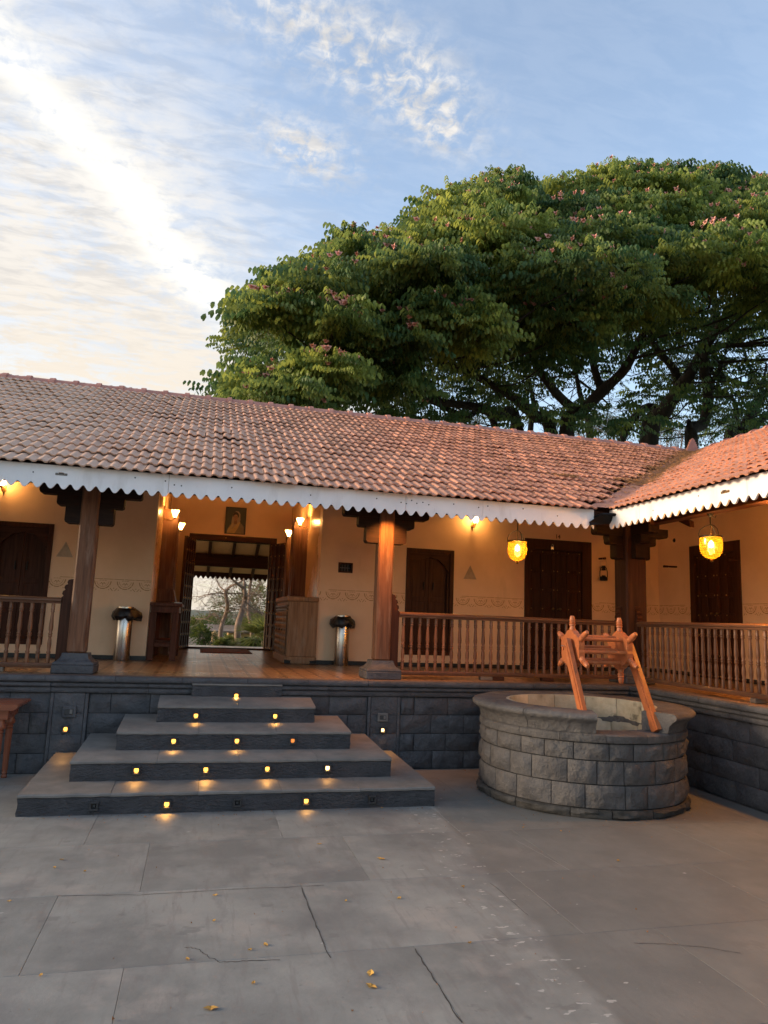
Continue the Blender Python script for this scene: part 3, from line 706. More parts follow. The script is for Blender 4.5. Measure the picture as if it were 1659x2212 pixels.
def hinged(x, y, ang):
    c, s = math.cos(ang), math.sin(ang)
    return lambda a, z, d: (x+c*a-s*d, y+s*a+c*d, z)
leaf('door_leaf', hinged(ENT[0]+.005, 14.35, math.radians(-103)), .01, .71, PZ+.03, 3.02, 4, 9, -.055, .0, ent, .016)
leaf('door_leaf', hinged(ENT[1]-.005, 14.35, math.radians(-66)), .01, .71, PZ+.03, 3.02, 4, 9, .055, .0, ent, .016) if False else None
def hinged_r(x, y, ang):                             # leaf whose studded face looks to the left
    c, s = math.cos(ang), math.sin(ang)
    return lambda a, z, d: (x+c*a+s*d, y+s*a-c*d, z)
leaf('door_leaf', hinged_r(ENT[1]+.01, 14.35, math.radians(-67)), .01, .74, PZ+.03, 3.02, 4, 9, -.055, .0, ent, .016)
k = MB().lathe([(.012, 0), (.016, .012), (.006, .02)], 8, Matrix.Translation((.42, 14.37, 3.095)) @ Matrix.Rotation(PI/2, 4, 'X')); k.build('door_knob', BRASS, ent, smooth=60)

# small barred vent, triangular niches, painted number
a0, a1, z0, z1 = VENT; v = MB(); f = .022
wbox(v, FRONT, a0, a0+f, z0, z1, -.06, .01); wbox(v, FRONT, a1-f, a1, z0, z1, -.06, .01); wbox(v, FRONT, a0+f, a1-f, z0, z0+f, -.06, .009); wbox(v, FRONT, a0+f, a1-f, z1-f, z1, -.06, .009)
vo = v.build('vent_window', WX, bld)
wbox(p := MB(), FRONT, a0+f, a1-f, z0+f, z1-f, -.06, -.05); p.build('pane', IRON, vo)
g = MB()
for i in (1, 2, 3): wbox(g, FRONT, a0+f+(a1-a0-2*f)*i/4-.002, a0+f+(a1-a0-2*f)*i/4+.002, z0+f, z1-f, -.045, -.04, 0)
wbox(g, FRONT, a0+f, a1-f, (z0+z1)/2-.003, (z0+z1)/2+.003, -.045, -.038, 0); g.build('grille', SWITCH, vo)
NICHE = mat('pale_niche_plaster', (.50, .40, .30), (.42, .33, .25), rough=.8, scale=10, bump=.2)
for cx, zb, zt in TRI:
    o_ = [(cx-.106, zb), (cx+.106, zb), (cx, zt)]; i_ = [(cx-.078, zb+.018), (cx+.078, zb+.018), (cx, zt-.038)]
    m_ = MB()
    for q in range(3):
        r_ = (q+1) % 3
        m_.add([FRONT(*o_[q], .001), FRONT(*o_[r_], .001), FRONT(*o_[r_], .012), FRONT(*o_[q], .012), FRONT(*i_[r_], .012), FRONT(*i_[q], .012), FRONT(*i_[r_], .003), FRONT(*i_[q], .003)],
               [(0, 1, 2, 3), (3, 2, 4, 5), (5, 4, 6, 7)])
    m_.add([FRONT(*p_, .003) for p_ in i_], [(0, 1, 2)])
    m_.build('triangular_niche', NICHE, bld)
fc = bpy.data.curves.new('door_number', 'FONT'); fc.body = '14'; fc.size = .092; fc.align_x = 'CENTER'; fc.extrude = .001; fc.offset = .0015
fo_ = bpy.data.objects.new('number_outline', fc); COL.objects.link(fo_); bpy.context.view_layer.update()
nm = bpy.data.meshes.new_from_object(fo_); bpy.data.objects.remove(fo_); nm.name = 'door_number'
fo_ = bpy.data.objects.new('door_number', nm); COL.objects.link(fo_); nm.materials.clear(); nm.materials.append(mat('brown_number_paint', (.13, .06, .03), bump=0))
fo_.parent = bld; fo_.location = Vector((5.548, 10.497, 3.028))-WLOC[bld.name]; fo_.rotation_euler = (PI/2, 0, 0)
cv_ = MB(); cv_.tube([FRONT(2.27+.045*math.cos(2*PI*i/16), 3.20+.075*math.sin(2*PI*i/16), .006) for i in range(15)], .003, 5); cv_.build('loose_wire', IRON, bld)
for a_, z_ in ((10.07, 3.075),):
    MB().lathe([(.035, 0), (.03, .006), (.012, .01), (.012, .02)], 12, Matrix.Translation(RIGHT(a_, z_, 0)) @ Matrix.Rotation(-PI/2, 4, 'Y')).build('cable_hole', IRON, bld, smooth=40)

# recess posts: wide half columns with rounded heads standing on flared feet
for s, xw in ((1, XL), (-1, XR)):
    for yy, wx, top in ((12.0, .235, 3.26), (12.95, .22, 3.16)):
        mb = MB()
        for dx, dy0, dy1 in ((wx, 0, .34), (wx-.03, -.02, -.001)):
            pts = [(0, PZ), (dx, PZ), (dx, top-.10), (dx-.03, top-.045), (dx-.09, top-.01), (0, top)]
            mb.prism(pts, lambda a, z, d: (xw+s*a, yy+d, z), dy0, dy1)
        for k_ in range(2): mb.box(xw+s*(wx-.002), xw+s*(wx+.010), yy+.06+.13*k_, yy+.11+.13*k_, PZ, top-.14, .004)
        po = mb.build('recess_post', PILLAR, bld)
        MB().prism([(0, 1.78), (wx+.06, 1.78), (wx+.05, 1.83), (wx+.012, 1.97), (0, 1.97)], lambda a, z, d: (xw+s*a, yy+d, z), -.06, .36).build('post_foot', PILLAR, po)

# ---------------------------------------------------------------- roof
rf = MB()
def slab_(pts, th):
    n = len(pts); lo = [(x, y, z-th) for x, y, z in pts]
    rf.add(pts+lo, [tuple(range(n)), tuple(range(2*n-1, n-1, -1))]+[(i, (i+1) % n, (i+1) % n+n, i+n) for i in range(n)])
dz = .035
XV = lambda y: XE+(y-YE)*(10.12-XE)/5.5
slab_([(-9, YE+.085, zf(YE+.085)-dz), (XE+.085, YE+.085, zf(YE+.085)-dz), (10.12, 12.95, 5.43-dz), (-9, 12.95, 5.43-dz)], .05)
slab_([(XE+.085, YE+.085, zr(XE+.085)-dz), (XE+.085, -3, zr(XE+.085)-dz), (10.12, -3, 5.43-dz), (10.12, 12.95, 5.43-dz)], .05)
YB2 = 19.0; zb2 = 5.43-SLOPE*(YB2-12.95)
slab_([(-9, 12.95, 5.43-dz), (10.12, 12.95, 5.43-dz), (16, YB2, zb2-dz), (-9, YB2, zb2-dz)], .05)
slab_([(10.12, 12.95, 5.43-dz), (10.12, -3, 5.43-dz), (16, -3, zb2-dz), (16, YB2, zb2-dz)], .05)
roof = rf.build('roof', WY, bld)
ang = math.atan(SLOPE)
def rmat(front):
    v = Vector((0, math.cos(ang), math.sin(ang))) if front else Vector((math.cos(ang), 0, math.sin(ang)))
    u = Vector((1, 0, 0)) if front else Vector((0, -1, 0))
    n = u.cross(v); return Matrix((u, v, n)).transposed()
TW, TL, TE = .2195, .385, .3145
prof = [(0, .011), (.06, .023), (.20, .023), (.32, .004), (.46, .003), (.55, .021), (.71, .021), (.83, .002), (.95, .002), (1.0, .010)]
def tile_geo():
    vs = []; n = len(prof); th = .016
    for v0, lift in ((0, .025), (TL, .0)):
        for u, h in prof: vs.append((u*(TW-.003)-TW/2, v0, h+lift))
    for u, h in prof: vs.append((u*(TW-.003)-TW/2, .004, h+.025-th))
    fs = [(i, i+1, n+i+1, n+i) for i in range(n-1)] + [(2*n+i, 2*n+i+1, i+1, i) for i in range(n-1)]
    vs += [(-TW/2, TL, -.012), (TW/2-.003, TL, -.012)]; b = 3*n
    fs += [(0, n, b, 2*n), (n-1, 3*n-1, b+1, 2*n-1)]
    return vs, fs
tv, tf = tile_geo()
tm = bpy.data.meshes.new('roof_tile'); tm.from_pydata(tv, [], tf); tm.materials.append(TILE)
tm.polygons.foreach_set('use_smooth', [True]*len(tm.polygons)); tm.set_sharp_from_angle(angle=math.radians(50))
at = tm.attributes.new('rnd', 'FLOAT', 'POINT'); at.data.foreach_set('value', [.48]*len(tv))
slots = []
def course(front):
    M_ = rmat(front); k = 0
    while k*TE < 5.98:
        v = k*TE; off = (TW/2 if k % 2 else 0)
        horiz = v*math.cos(ang)
        lim = (XV(YE+horiz) if front else 12.95-(5.5-horiz))    # where the valley cuts the course
        a = -8.2 if front else -2.2
        while True:
            c = a+off
            if c+TW*.62 > lim-.02: break
            p = Vector((c, YE, ZE)) if front else Vector((XE, c, ZE))
            p = p + M_ @ Vector((0, v-.03, 0))
            d = (p-CAM); dep = d.dot(AX[2]); ix = 829.5+FOC*d.dot(AX[0])/max(dep, .01); vis = dep > 0 and -60 < ix < 1720
            slots.append((k, front, p, M_, vis, d.length)); a += TW
        k += 1
course(True); course(False)
GAP = {(5, 3), (5, 4)}
vis = sorted([s for s in slots if s[4]], key=lambda s: s[5])
first = set(id(s) for s in vis[:296]); rest = []
proto = None
for s in slots:
    k, front, p, M_, v_, dl = s
    odd = rnd.random() < .025; J = Matrix.Rotation(rnd.gauss(0, .035 if odd else .010), 3, 'Z') @ Matrix.Rotation(rnd.gauss(0, .009), 3, 'X') @ Matrix.Rotation(rnd.gauss(0, .012), 3, 'Y')
    p = p + M_ @ Vector((rnd.gauss(0, .003), rnd.gauss(0, .009)-(.035 if odd else 0), rnd.uniform(0, .007)+.012*noise.noise(Vector((p.x*.8, p.y*.8, 2)))))
    if front and abs(p.x-.0) < .5 and 6 < k < 9:             # the slipped and lifted tiles above the entrance
        p = p + M_ @ Vector((0, -.03*rnd.random(), .022*rnd.random())); J = Matrix.Rotation(rnd.uniform(-.07, .05), 3, 'Z') @ Matrix.Rotation(.012, 3, 'X')
    if id(s) in first:
        o = bpy.data.objects.new('roof_tile', tm); COL.objects.link(o); o.parent = roof
        mm = (M_ @ J).to_4x4(); mm.translation = p-WLOC[roof.name]; o.matrix_basis = mm
    else: rest.append((M_ @ J, p))
tva = np.array(tv); nv = len(tv); allv = np.empty((len(rest)*nv, 3)); rr = np.empty(len(rest)*nv); fs = []
for i, (R_, p) in enumerate(rest):
    allv[i*nv:(i+1)*nv] = tva @ np.array(R_).T + np.array(p-WLOC[roof.name]); rr[i*nv:(i+1)*nv] = rnd.uniform(.15, .85)
    fs += [tuple(q+i*nv for q in f) for f in tf]
me = bpy.data.meshes.new('roof_tiles'); me.from_pydata(allv.tolist(), [], fs); me.materials.append(TILE)
me.polygons.foreach_set('use_smooth', [True]*len(me.polygons)); me.set_sharp_from_angle(angle=math.radians(50))
me.attributes.new('rnd', 'FLOAT', 'POINT').data.foreach_set('value', rr)
o = bpy.data.objects.new('roof_tiles', me); COL.objects.link(o); o.parent = roof; tag(o, kind='stuff')
# ridge tiles
def ridge_tile(p, dirv, ln):
    t = Vector(dirv).normalized(); sidev = t.cross(Vector((0, 0, 1))); mb = MB()
    for s0, s1, r0, r1 in ((0, ln*.86, .135, .135), (ln*.84, ln+.02, .16, .165)):
        pts = []
        for s, r in ((s0, r0), (s1, r1)):
            for i in range(9):
                a = PI*i/8; pts.append(Vector(p)+t*s+sidev*(math.cos(a)*r*1.12)+Vector((0, 0, math.sin(a)*r*.86-.06)))
        mb.add(pts, [(i, i+1, i+10, i+9) for i in range(8)]+[tuple(range(9)), tuple(range(17, 8, -1))])
    mb.build('ridge_tile', RIDGE, roof, smooth=45)
for i in range(52):
    x = -8.9+.371*i+.285
    if x < 9.9: ridge_tile((x, 12.95, 5.43), (1, 0, 0), .371)
for i in range(30): ridge_tile((10.12, 12.7-.371*i, 5.43), (0, -1, 0), .371)
vb = MB(); N = 40                                    # lumpy cement in the valley
vs = []
for i in range(N+1):
    t = i/N; cx, cy, cz = XE+(10.12-XE)*t, YE+5.5*t, ZE+2.45*t
    for j, w in enumerate((-1, -.55, 0, .55, 1)):
        ww = .24+.06*noise.noise(Vector((t*14, j, 0)))
        dx, dy = (w*ww, 0) if w < 0 else (0, -w*ww)
        if w == 0: dx = dy = 0
        z = cz + (SLOPE*abs(w)*0) + (.040 if abs(w) < .9 else .022)+.012*noise.noise(Vector((t*30, j*3, 5)))
        # on either roof plane: moving along the eave keeps the height
        vs.append((cx+dx, cy+dy, z))
fs = [(i*5+j, i*5+j+1, (i+1)*5+j+1, (i+1)*5+j) for i in range(N) for j in range(4)]
MB().add(vs, fs).build('valley_mortar', MORTAR, roof, smooth=60)
# leaf-shaped finial at the ridge crossing
fp = [(0, .31)]
for i in range(1, 8): fp += [(.02+.145*(i/7)**.75, .31-.34*(i/8)), (.012+.145*(i/7)**.75-.004, .31-.34*((i+.45)/8))]
fp += [(.15, -.06)]
out = fp + [(-a, b) for a, b in fp[:0:-1]]
MB().prism(out, lambda a, b, d: (9.86+a*1.0, 12.72+d, 5.36+b), 0, .05).build('finial', RIDGE, roof)
# scalloped eave boards
def scallop(fn, a0, a1, zt, zlow, amp, phase, per, th, name='eave_board', m=WHITE):
    n = max(2, int((a1-a0)/per*14)); vs = []; mb = MB()
    for i in range(n+1):
        a = a0+(a1-a0)*i/n; c = .5+.5*math.cos(2*PI*(a-phase)/per); z = zlow+amp*c**1.35
        vs += [fn(a, z, 0), fn(a, zt, 0), fn(a, z, -th), fn(a, zt, -th)]
    fs = []
    for i in range(n):
        q = i*4; fs += [(q, q+4, q+5, q+1), (q+2, q+3, q+7, q+6), (q, q+2, q+6, q+4), (q+1, q+5, q+7, q+3)]
    fs += [(0, 1, 3, 2), (n*4, n*4+2, n*4+3, n*4+1)]
    return mb.add(vs, fs).build(name, m, bld, recalc=True)
FF = lambda a, z, d: (a, 7.50-d, z); FR = lambda a, z, d: (4.635-d, a, z)
for a0, a1 in ((-6, -2.9), (-2.898, -.388), (-.384, 2.122), (2.126, 3.03), (3.033, 4.43)):
    scallop(FF, a0, a1, 2.992, 2.760, .054, -1.429, .1186, .018)
for a0, a1 in ((7.50, 6.9), (6.897, 5.28), (5.277, 3.2), (3.197, -1)):
    scallop(FR, a1, a0, 2.995, 2.771, .052, 7.518, .1186, .018)
sc_ = MB()
for a in [x*.62-5.8+rnd.uniform(-.2, .2) for x in range(17)]+[-.42, -.33, 2.07, 2.19, 2.25, 2.32, 2.39, 2.98, 3.09]:
    if a < 4.3: sc_.lathe([(.008, 0), (.006, .003), (.001, .004)], 6, Matrix.Translation(FF(a, 2.91+rnd.uniform(-.03, .03), 0)) @ Matrix.Rotation(PI/2, 4, 'X'))
for a in [7.2-.58*x+rnd.uniform(-.2, .2) for x in range(12)]: sc_.lathe([(.008, 0), (.006, .003), (.001, .004)], 6, Matrix.Translation(FR(a, 2.90+rnd.uniform(-.03, .03), 0)) @ Matrix.Rotation(-PI/2, 4, 'Y'))
tag(sc_.build('screw_heads', IRON, bld), kind='stuff')
scallop(lambda a, z, d: (a, 18.95+d, z), -4, 6, 2.78, 2.505, .062, 0, .12, .018, 'rear_eave_board', WX)
# beams on the posts, rafters under the tiles
MB().box(-9, 5.47, 8.14, 8.30, 2.925, 3.08, .006).build('beam', WX, bld); MB().box(5.30, 5.46, -3, 8.138, 2.905, 3.06, .006).build('beam', WY, bld)
MB().box(-9, 12, 17.95, 18.12, 2.76, 3.06, .006).build('rear_beam', WX, bld)
for i in range(16):
    x = -2.6+.56*i-.07
    MB().add([(x, 14.61, 4.585), (x+.07, 14.61, 4.585), (x+.07, 18.9, 2.67), (x, 18.9, 2.67), (x, 14.61, 4.49), (x+.07, 14.61, 4.49), (x+.07, 18.9, 2.575), (x, 18.9, 2.575)],
             [(0, 1, 2, 3), (7, 6, 5, 4), (0, 4, 5, 1), (1, 5, 6, 2), (2, 6, 7, 3), (3, 7, 4, 0)]).build('rafter', WY, bld)
MB().add([(-4, 14.6, 4.59), (6, 14.6, 4.59), (6, 18.9, 2.676), (-4, 18.9, 2.676)], [(0, 1, 2, 3)]).build('rear_ceiling_boards', PAINT, bld, recalc=False)
for i in range(22):
    x = -6+.56*i
    MB().add([(x, 7.53, 2.955), (x+.06, 7.53, 2.955), (x+.06, 10.5, 4.28), (x, 10.5, 4.28), (x, 7.53, 2.88), (x+.06, 7.53, 2.88), (x+.06, 10.5, 4.2), (x, 10.5, 4.2)],
             [(0, 1, 2, 3), (7, 6, 5, 4), (0, 4, 5, 1), (1, 5, 6, 2), (2, 6, 7, 3), (3, 7, 4, 0)]).build('rafter', WY, bld)
# rain gutter stub in the corner between the two eaves
g = MB(); g.tube([(4.43, 7.52, 2.90), (4.52, 7.44, 2.935), (4.66, 7.36, 2.93), (4.80, 7.26, 2.915)], [.018, .02, .018, .016], 8); g.build('gutter_bracket', IRON, bld, smooth=40)
MB().add([(4.36, 7.47, 2.80), (4.62, 7.47, 2.83), (4.66, 7.42, 2.93), (4.50, 7.43, 2.945), (4.36, 7.49, 2.84)], [(0, 1, 2, 3, 4)]).build('gutter_flashing', IRON, bld)
# ---------------------------------------------------------------- posts under the eaves
def post(px, py, label, corner=False, newels=(1,)):
    t = thing('wooden_post', label, 'pillar', (px, py, PZ), 'stepped wooden posts along the veranda')
    st = MB(); b = .205
    st.box(px-b, px+b, py-b, py+b, PZ+.0025, PZ+.088, .01)
    pr = [(.195, .088), (.200, .098), (.195, .112), (.165, .130), (.140, .155), (.128, .185), (.125, .207)]
    vs = []; fs = []
    for r, h in pr:
        for sx, sy in ((-1, -1), (1, -1), (1, 1), (-1, 1)): vs.append((px+sx*r, py+sy*r, PZ+h))
    for k in range(len(pr)-1):
        for i in range(4): fs.append((k*4+i, k*4+(i+1) % 4, (k+1)*4+(i+1) % 4, (k+1)*4+i))
    fs.append(tuple(range(4))); fs.append(tuple(range(len(vs)-4, len(vs))))
    st.add(vs, fs); st.build('stone_base', STONE, t, smooth=40)
    h = .092 if not corner else .145
    MB().box(px-h, px+h, py-h, py+h, PZ+.205, 2.955, .018).build('shaft', CORNER if corner else PILLAR, t)
    br = MB()
    def tiers(axis):
        for hw, z0, z1, th in ((.245, 2.505, 2.688, .075), (.34, 2.690, 2.806, .068), (.52, 2.808, 2.924, .075)):
            for s in (-1, 1):
                if s > 0 and corner: hi_ = hw*.95
                lo_, hi_ = h*.9, hw
                r = .028
                pts = [(lo_, z1), (lo_, z0), (hi_-r, z0), (hi_-r*.3, z0+r*.3), (hi_, z0+r), (hi_, z1)]
                if axis == 'x': br.prism(pts, lambda a, z, d: (px+s*a, py+d, z), -th, th)
                else: br.prism(pts, lambda a, z, d: (px+d, py+s*a, z), -th, th)
    tiers('x'); tiers('y') if corner else None
    br.build('bracket', BRKT, t, smooth=20)
    for s in newels:                                 # carved plank beside the post where the railing meets it
        kn = [(h*.9, PZ+.06), (.205, PZ+.06), (.205, 1.72), (.185, 1.735), (.200, 1.755), (.195, 1.785), (.172, 1.80), (.186, 1.82), (.176, 1.848), (.152, 1.86), (.160, 1.88), (.150, 1.905), (.12, 1.915), (h*.9, 1.915)]
        if abs(s) == 1: MB().prism(kn, lambda a, z, d: (px+s*a, py+.02+d, z), -.035, .035).build('newel', WZ, t)
        else: MB().prism(kn, lambda a, z, d: (px+.0+d, py+(s/2)*a, z), -.035, .035).build('newel', WZ, t)
    return t
post(-1.20, 8.22, 'weathered wooden post with a stepped black bracket left of the steps', newels=(-1,))
post(2.085, 8.22, 'wooden post glowing orange at its top on a lamplit stone foot right of the steps', newels=(1,))
post(5.375, 8.22, 'dark corner post where the two verandas meet behind the well', True, newels=(-1, -2))
post(-4.48, 8.22, 'wooden veranda post far out to the left', newels=(-1, 1)); post(5.375, 4.9, 'wooden post of the wing, off to the right', newels=(2, -2))

# ---------------------------------------------------------------- railings
bp = [(.021, 0), (.0225, .01), (.0215, .085), (.018, .095), (.024, .105), (.024, .115), (.017, .128), (.023, .165), (.0245, .20), (.021, .235), (.0155, .262), (.023, .272), (.023, .280),
      (.018, .288), (.023, .296), (.023, .304), (.0165, .315), (.024, .345), (.0245, .375), (.0165, .505), (.017, .520), (.023, .528), (.023, .536), (.018, .543), (.023, .550), (.023, .558), (.019, .566), (.021, .60), (.021, .612)]
def railing(label, p0, p1, blocks=()):
    p0, p1 = Vector(p0), Vector(p1); ax = 'x' if abs(p1.x-p0.x) > abs(p1.y-p0.y) else 'y'
    t = thing('railing', label, 'railing', ((p0.x+p1.x)/2, (p0.y+p1.y)/2, PZ), 'turned wooden railings of the veranda')
    L_ = (p1-p0).length; u = (p1-p0).normalized(); w = Vector((u.y, -u.x, 0)) if ax == 'x' else Vector((-1, 0, 0))
    fn = lambda a, d, z: tuple(p0+u*a+w*d+Vector((0, 0, z)))
    def bar(name, prof):
        vs = [fn(0, d, z) for d, z in prof]+[fn(L_, d, z) for d, z in prof]; N = len(prof)
        fs = [tuple(range(N)), tuple(range(2*N-1, N-1, -1))]+[(i, (i+1) % N, (i+1) % N+N, i+N) for i in range(N)]
        MB().add(vs, fs).build(name, RAIL if ax == 'x' else RAILY, t, smooth=35)
    bar('top_rail', [(-.038, 1.652), (.038, 1.652), (.042, 1.664), (.034, 1.672), (.046, 1.682), (.046, 1.698), (.034, 1.710), (.012, 1.716), (-.012, 1.716), (-.034, 1.710), (-.046, 1.698), (-.046, 1.682), (-.034, 1.672), (-.042, 1.664)])
    bar('bottom_rail', [(-.04, .992), (.04, .992), (.044, 1.000), (.044, 1.026), (.034, 1.040), (-.034, 1.040), (-.044, 1.026), (-.044, 1.0)])
    n = int((L_-.10)/.1005); src = None
    for i in range(n+1):
        p = p0+u*(.06+.1005*i)+Vector((0, 0, 1.038))
        if src is None: src = MB().lathe([(r*.9, h) for r, h in bp], 10, Matrix.Translation(p)).build('baluster', BALU, t, smooth=50, origin=p)
        else: inst(src, t, p, Matrix.Rotation(rnd.uniform(0, 6), 3, 'Z'))
    for k, b in enumerate(blocks):
        q = p0+u*b; MB().box(q.x-.075, q.x+.075, q.y-.05, q.y+.03, PZ+.003, .991, .004).build('packing_block', mat('grey_packing_wood', (.16, .13, .10), bump=.1) if k == 0 and b == blocks[0] else WX, t)
    return t
railing('turned wooden railing left of the steps, in front of the shuttered window', (-4.25, 8.22, 0), (-1.40, 8.22, 0), (2.30,))
railing('long turned wooden railing behind the well, in front of door 14', (2.29, 8.22, 0), (5.19, 8.22, 0), (1.10, 1.25, 1.90))
railing('turned wooden railing of the right wing, running towards the viewer', (5.375, 8.03, 0), (5.375, 5.12, 0), (1.95,))

# ---------------------------------------------------------------- steps
stp = thing('stone_steps', 'five dark stone steps stacked like a pyramid in front of the entrance', 'steps', (.45, 7.1, 0))
SY = [6.335, 6.72, 7.11, 7.50, 7.84]
SX = [(-1.247, 2.15), (-.945, 1.845), (-.632, 1.533), (-.310, 1.233), (0, .922)]
SZ = [(.162, .205), (.340, .385), (.520, .575), (.707, .765), (.898, .90)]
zprev = (0, 0)
for k in range(5):
    (x0, x1), y0, (za, zb) = SX[k], SY[k], SZ[k]
    th = .03; yb = 7.875
    n = 40; vs = []; fs = []                          # riser skin with an uneven hammered surface on three sides
    path = [(x0, yb)]+[(x0, yb+(y0-yb)*i/8) for i in range(1, 9)]+[(x0+(x1-x0)*i/n, y0) for i in range(1, n+1)]+[(x1, y0+(yb-y0)*i/8) for i in range(1, 9)]
    zt = lambda y: za+(zb-za)*(y-y0)/max(yb-y0, .01)-th
    for (x, y) in path:
        for j in range(5):
            z = -.01+(zt(y)+.01)*j/4
            if k: zl = SZ[k-1][0]+(SZ[k-1][1]-SZ[k-1][0])*(y-SY[k-1])/(yb-SY[k-1])-.03; z = zl+(zt(y)-zl)*j/4
            o_ = .010*noise.noise(Vector((x*9, y*9, z*22+k)))+rnd.uniform(-.003, .003)
            dx = -1 if x == x0 else (1 if x == x1 else 0); dy = -1 if y == y0 else 0
            vs.append((x+dx*o_, y+dy*o_, z))
    for i in range(len(path)-1):
        for j in range(4): q = i*5+j; fs.append((q, q+5, q+6, q+1))
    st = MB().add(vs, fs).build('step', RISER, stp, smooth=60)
    ns = max(1, round((x1-x0)/.68)); ed = .004       # tread slabs, worn and slightly rounded at the nose
    for i in range(ns):
        a, b = x0-ed+(x1-x0+2*ed)*i/ns+.0012, x0-ed+(x1-x0+2*ed)*(i+1)/ns-.0012
        pr = [(y0-ed+.006, za-th), (y0-ed-.002, za-th+.006), (y0-ed-.002, za-.009), (y0-ed+.008, za), (yb, zb), (yb, zb-th)]
        vs = []; m = 10; J = [rnd.uniform(-.0025, .0025) for _ in range(m+1)]
        for c in range(m+1):
            x = a+(b-a)*c/m; vs += [(x, y+(J[c] if y < y0+.02 else 0), z+(J[c]*.7 if y < y0+.02 else 0)) for y, z in pr]
        N = len(pr); fs = [tuple(range(N)), tuple(range(m*N+N-1, m*N-1, -1))]
        for c in range(m):
            for q in range(N): fs.append((c*N+q, c*N+(q+1) % N, (c+1)*N+(q+1) % N, (c+1)*N+q))
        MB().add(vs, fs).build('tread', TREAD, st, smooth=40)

# recessed step lights
def step_light(x, y, z, label, lens, watts, group='amber lights set in the steps and plinth'):
    t = thing('recessed_light', label, 'light', (x, y, z), group); f = .034; r = .019
    b = MB()
    for a0, a1, b0, b1 in ((-f, f, r, f), (-f, f, -f, -r), (-f, -r, -r, r), (r, f, -r, r)): b.box(x+a0, x+a1, y-.012, y+.03, z+b0, z+b1, .002)
    b.build('frame', RUBBER, t)
    MB().box(x-.0185, x+.0185, y+.001, y+.02, z-.0185, z+.0185, .009).build('lens', lens, t)
    if watts:
        l = lamp('step_lamp', 'SPOT', t, (x, y-.016, z+.006), watts*.95, (1, .46, .10), .012, spot_size=math.radians(110), spot_blend=.9)
        l.rotation_euler = (math.radians(-38)*-1*-1, 0, 0); l.rotation_euler = Vector((0, .55, 1)).to_track_quat('Z', 'Y').to_euler()
OFFL = RUBBER
LB = 'lit amber light in the '
for k, x, lens, w, lab in (
    (0, -.132, STEPGLOW, 1.0, 'amber light left of centre in the bottom riser, glowing onto the courtyard'), (0, 1.004, STEPGLOW, .55, 'deep orange light right of centre in the bottom riser'),
    (0, -.685, RUBBER, 0, 'dead light near the left end of the bottom riser'), (0, .43, RUBBER, 0, 'dead light in the middle of the bottom riser, between two glowing ones'), (0, 1.578, RUBBER, 0, 'dead light near the right end of the bottom riser'),
    (1, -.412, STEPGLOW, 1.0, 'leftmost glowing light of the four in the second riser from the bottom'), (1, .167, STEPGLOW, 1.35, 'glowing light left of centre in the second riser, widest pool of light'),
    (1, .70, STEPGLOW, .9, 'glowing light right of centre in the second riser from the bottom'), (1, 1.245, STEPPALE, .55, 'rightmost glowing light of the four in the second riser from the bottom'),
    (2, -.131, STEPGLOW, .9, 'left glowing light in the middle riser'), (2, .442, STEPGLOW, .9, 'glowing light at the centre of the middle riser'), (2, .967, STEPDIM, .03, 'faint reddish light at the right of the middle riser'),
    (3, .054, STEPGLOW, .8, 'left one of two glowing lights in the second riser from the top'), (3, .829, STEPGLOW, .8, 'right one of two glowing lights in the second riser from the top'),
    (4, .450, STEPGLOW, .7, 'single glowing light in the topmost riser')):
    zc = {0: .069, 1: .262, 2: .445, 3: .632, 4: .795}[k]
    zc = [.069, .2585, .436, .612, .772][k]
    step_light(x, SY[k]-.012, zc, lab, lens, w)
step_light(-1.184, 7.872, .427, 'amber light low on the plinth pilaster left of the steps, under a blank switch box', STEPGLOW, 1.3)
step_light(2.055, 7.872, .421, 'pale amber light low on the plinth pilaster between the steps and the well', STEPPALE, 1.3)
def switch(x, z, w, h, label, m):
    t = thing('switch_box', label, 'switch', (x, 7.876, z), 'electrical boxes on the plinth')
    MB().box(x-w, x+w, 7.858, 7.876, z-h, z+h, .005).build('cover_plate', m, t)
    MB().box(x-w*.62, x+w*.62, 7.854, 7.859, z-h*.5, z+h*.5, .002).build('rocker_panel', RUBBER, t)
    MB().box(x+w*.12, x+w*.5, 7.849, 7.855, z-h*.38, z+h*.38, .002).build('rocker', SWITCH, t)
switch(2.047, .555, .059, .046, 'grey socket box with a switch on the plinth pilaster near the well', SWITCH)
switch(-1.165, .596, .065, .055, 'dark painted switch box on the plinth pilaster left of the steps', STONE)

# ---------------------------------------------------------------- the well
WC = Vector((3.78, 6.69, 0)); WR = .985
well = thing('stone_well', 'round grey stone well with a thick notched coping beside the corner of the veranda', 'well', (WC.x, WC.y, 0))
def wf(rad): return lambda a, z, d: (WC.x+(rad+d)*math.cos(a/rad), WC.y+(rad+d)*math.sin(a/rad), z)
MB().lathe([(WR-.03, 0), (WR-.03, .69), (.72, .69), (.72, -.5)], 64, Matrix.Translation(WC), cap=False).build('core', JOINT, well)
for z0, z1, wid, m_, d in ((0, .078, .40, MOSS, .022), (.080, .276, .315, WELLST, 0), (.278, .475, .285, WELLST, 0), (.477, .622, .265, WELLST, 0)):
    a = rnd.uniform(0, .3); A = a+2*PI*WR; n = round(2*PI*WR/wid); cut = [a+2*PI*WR*(i+rnd.uniform(-.16, .16))/n for i in range(n)]; cut.append(cut[0]+2*PI*WR)
    for i in range(n):
        mb = MB(); rock(mb, wf(WR), cut[i], cut[i+1], z0, z1, d, 500+i+int(z0*100), 6, 4, .017 if z0 else .02, .004); mb.build('base_stone' if z0 == 0 else 'stone', m_, well, smooth=48)
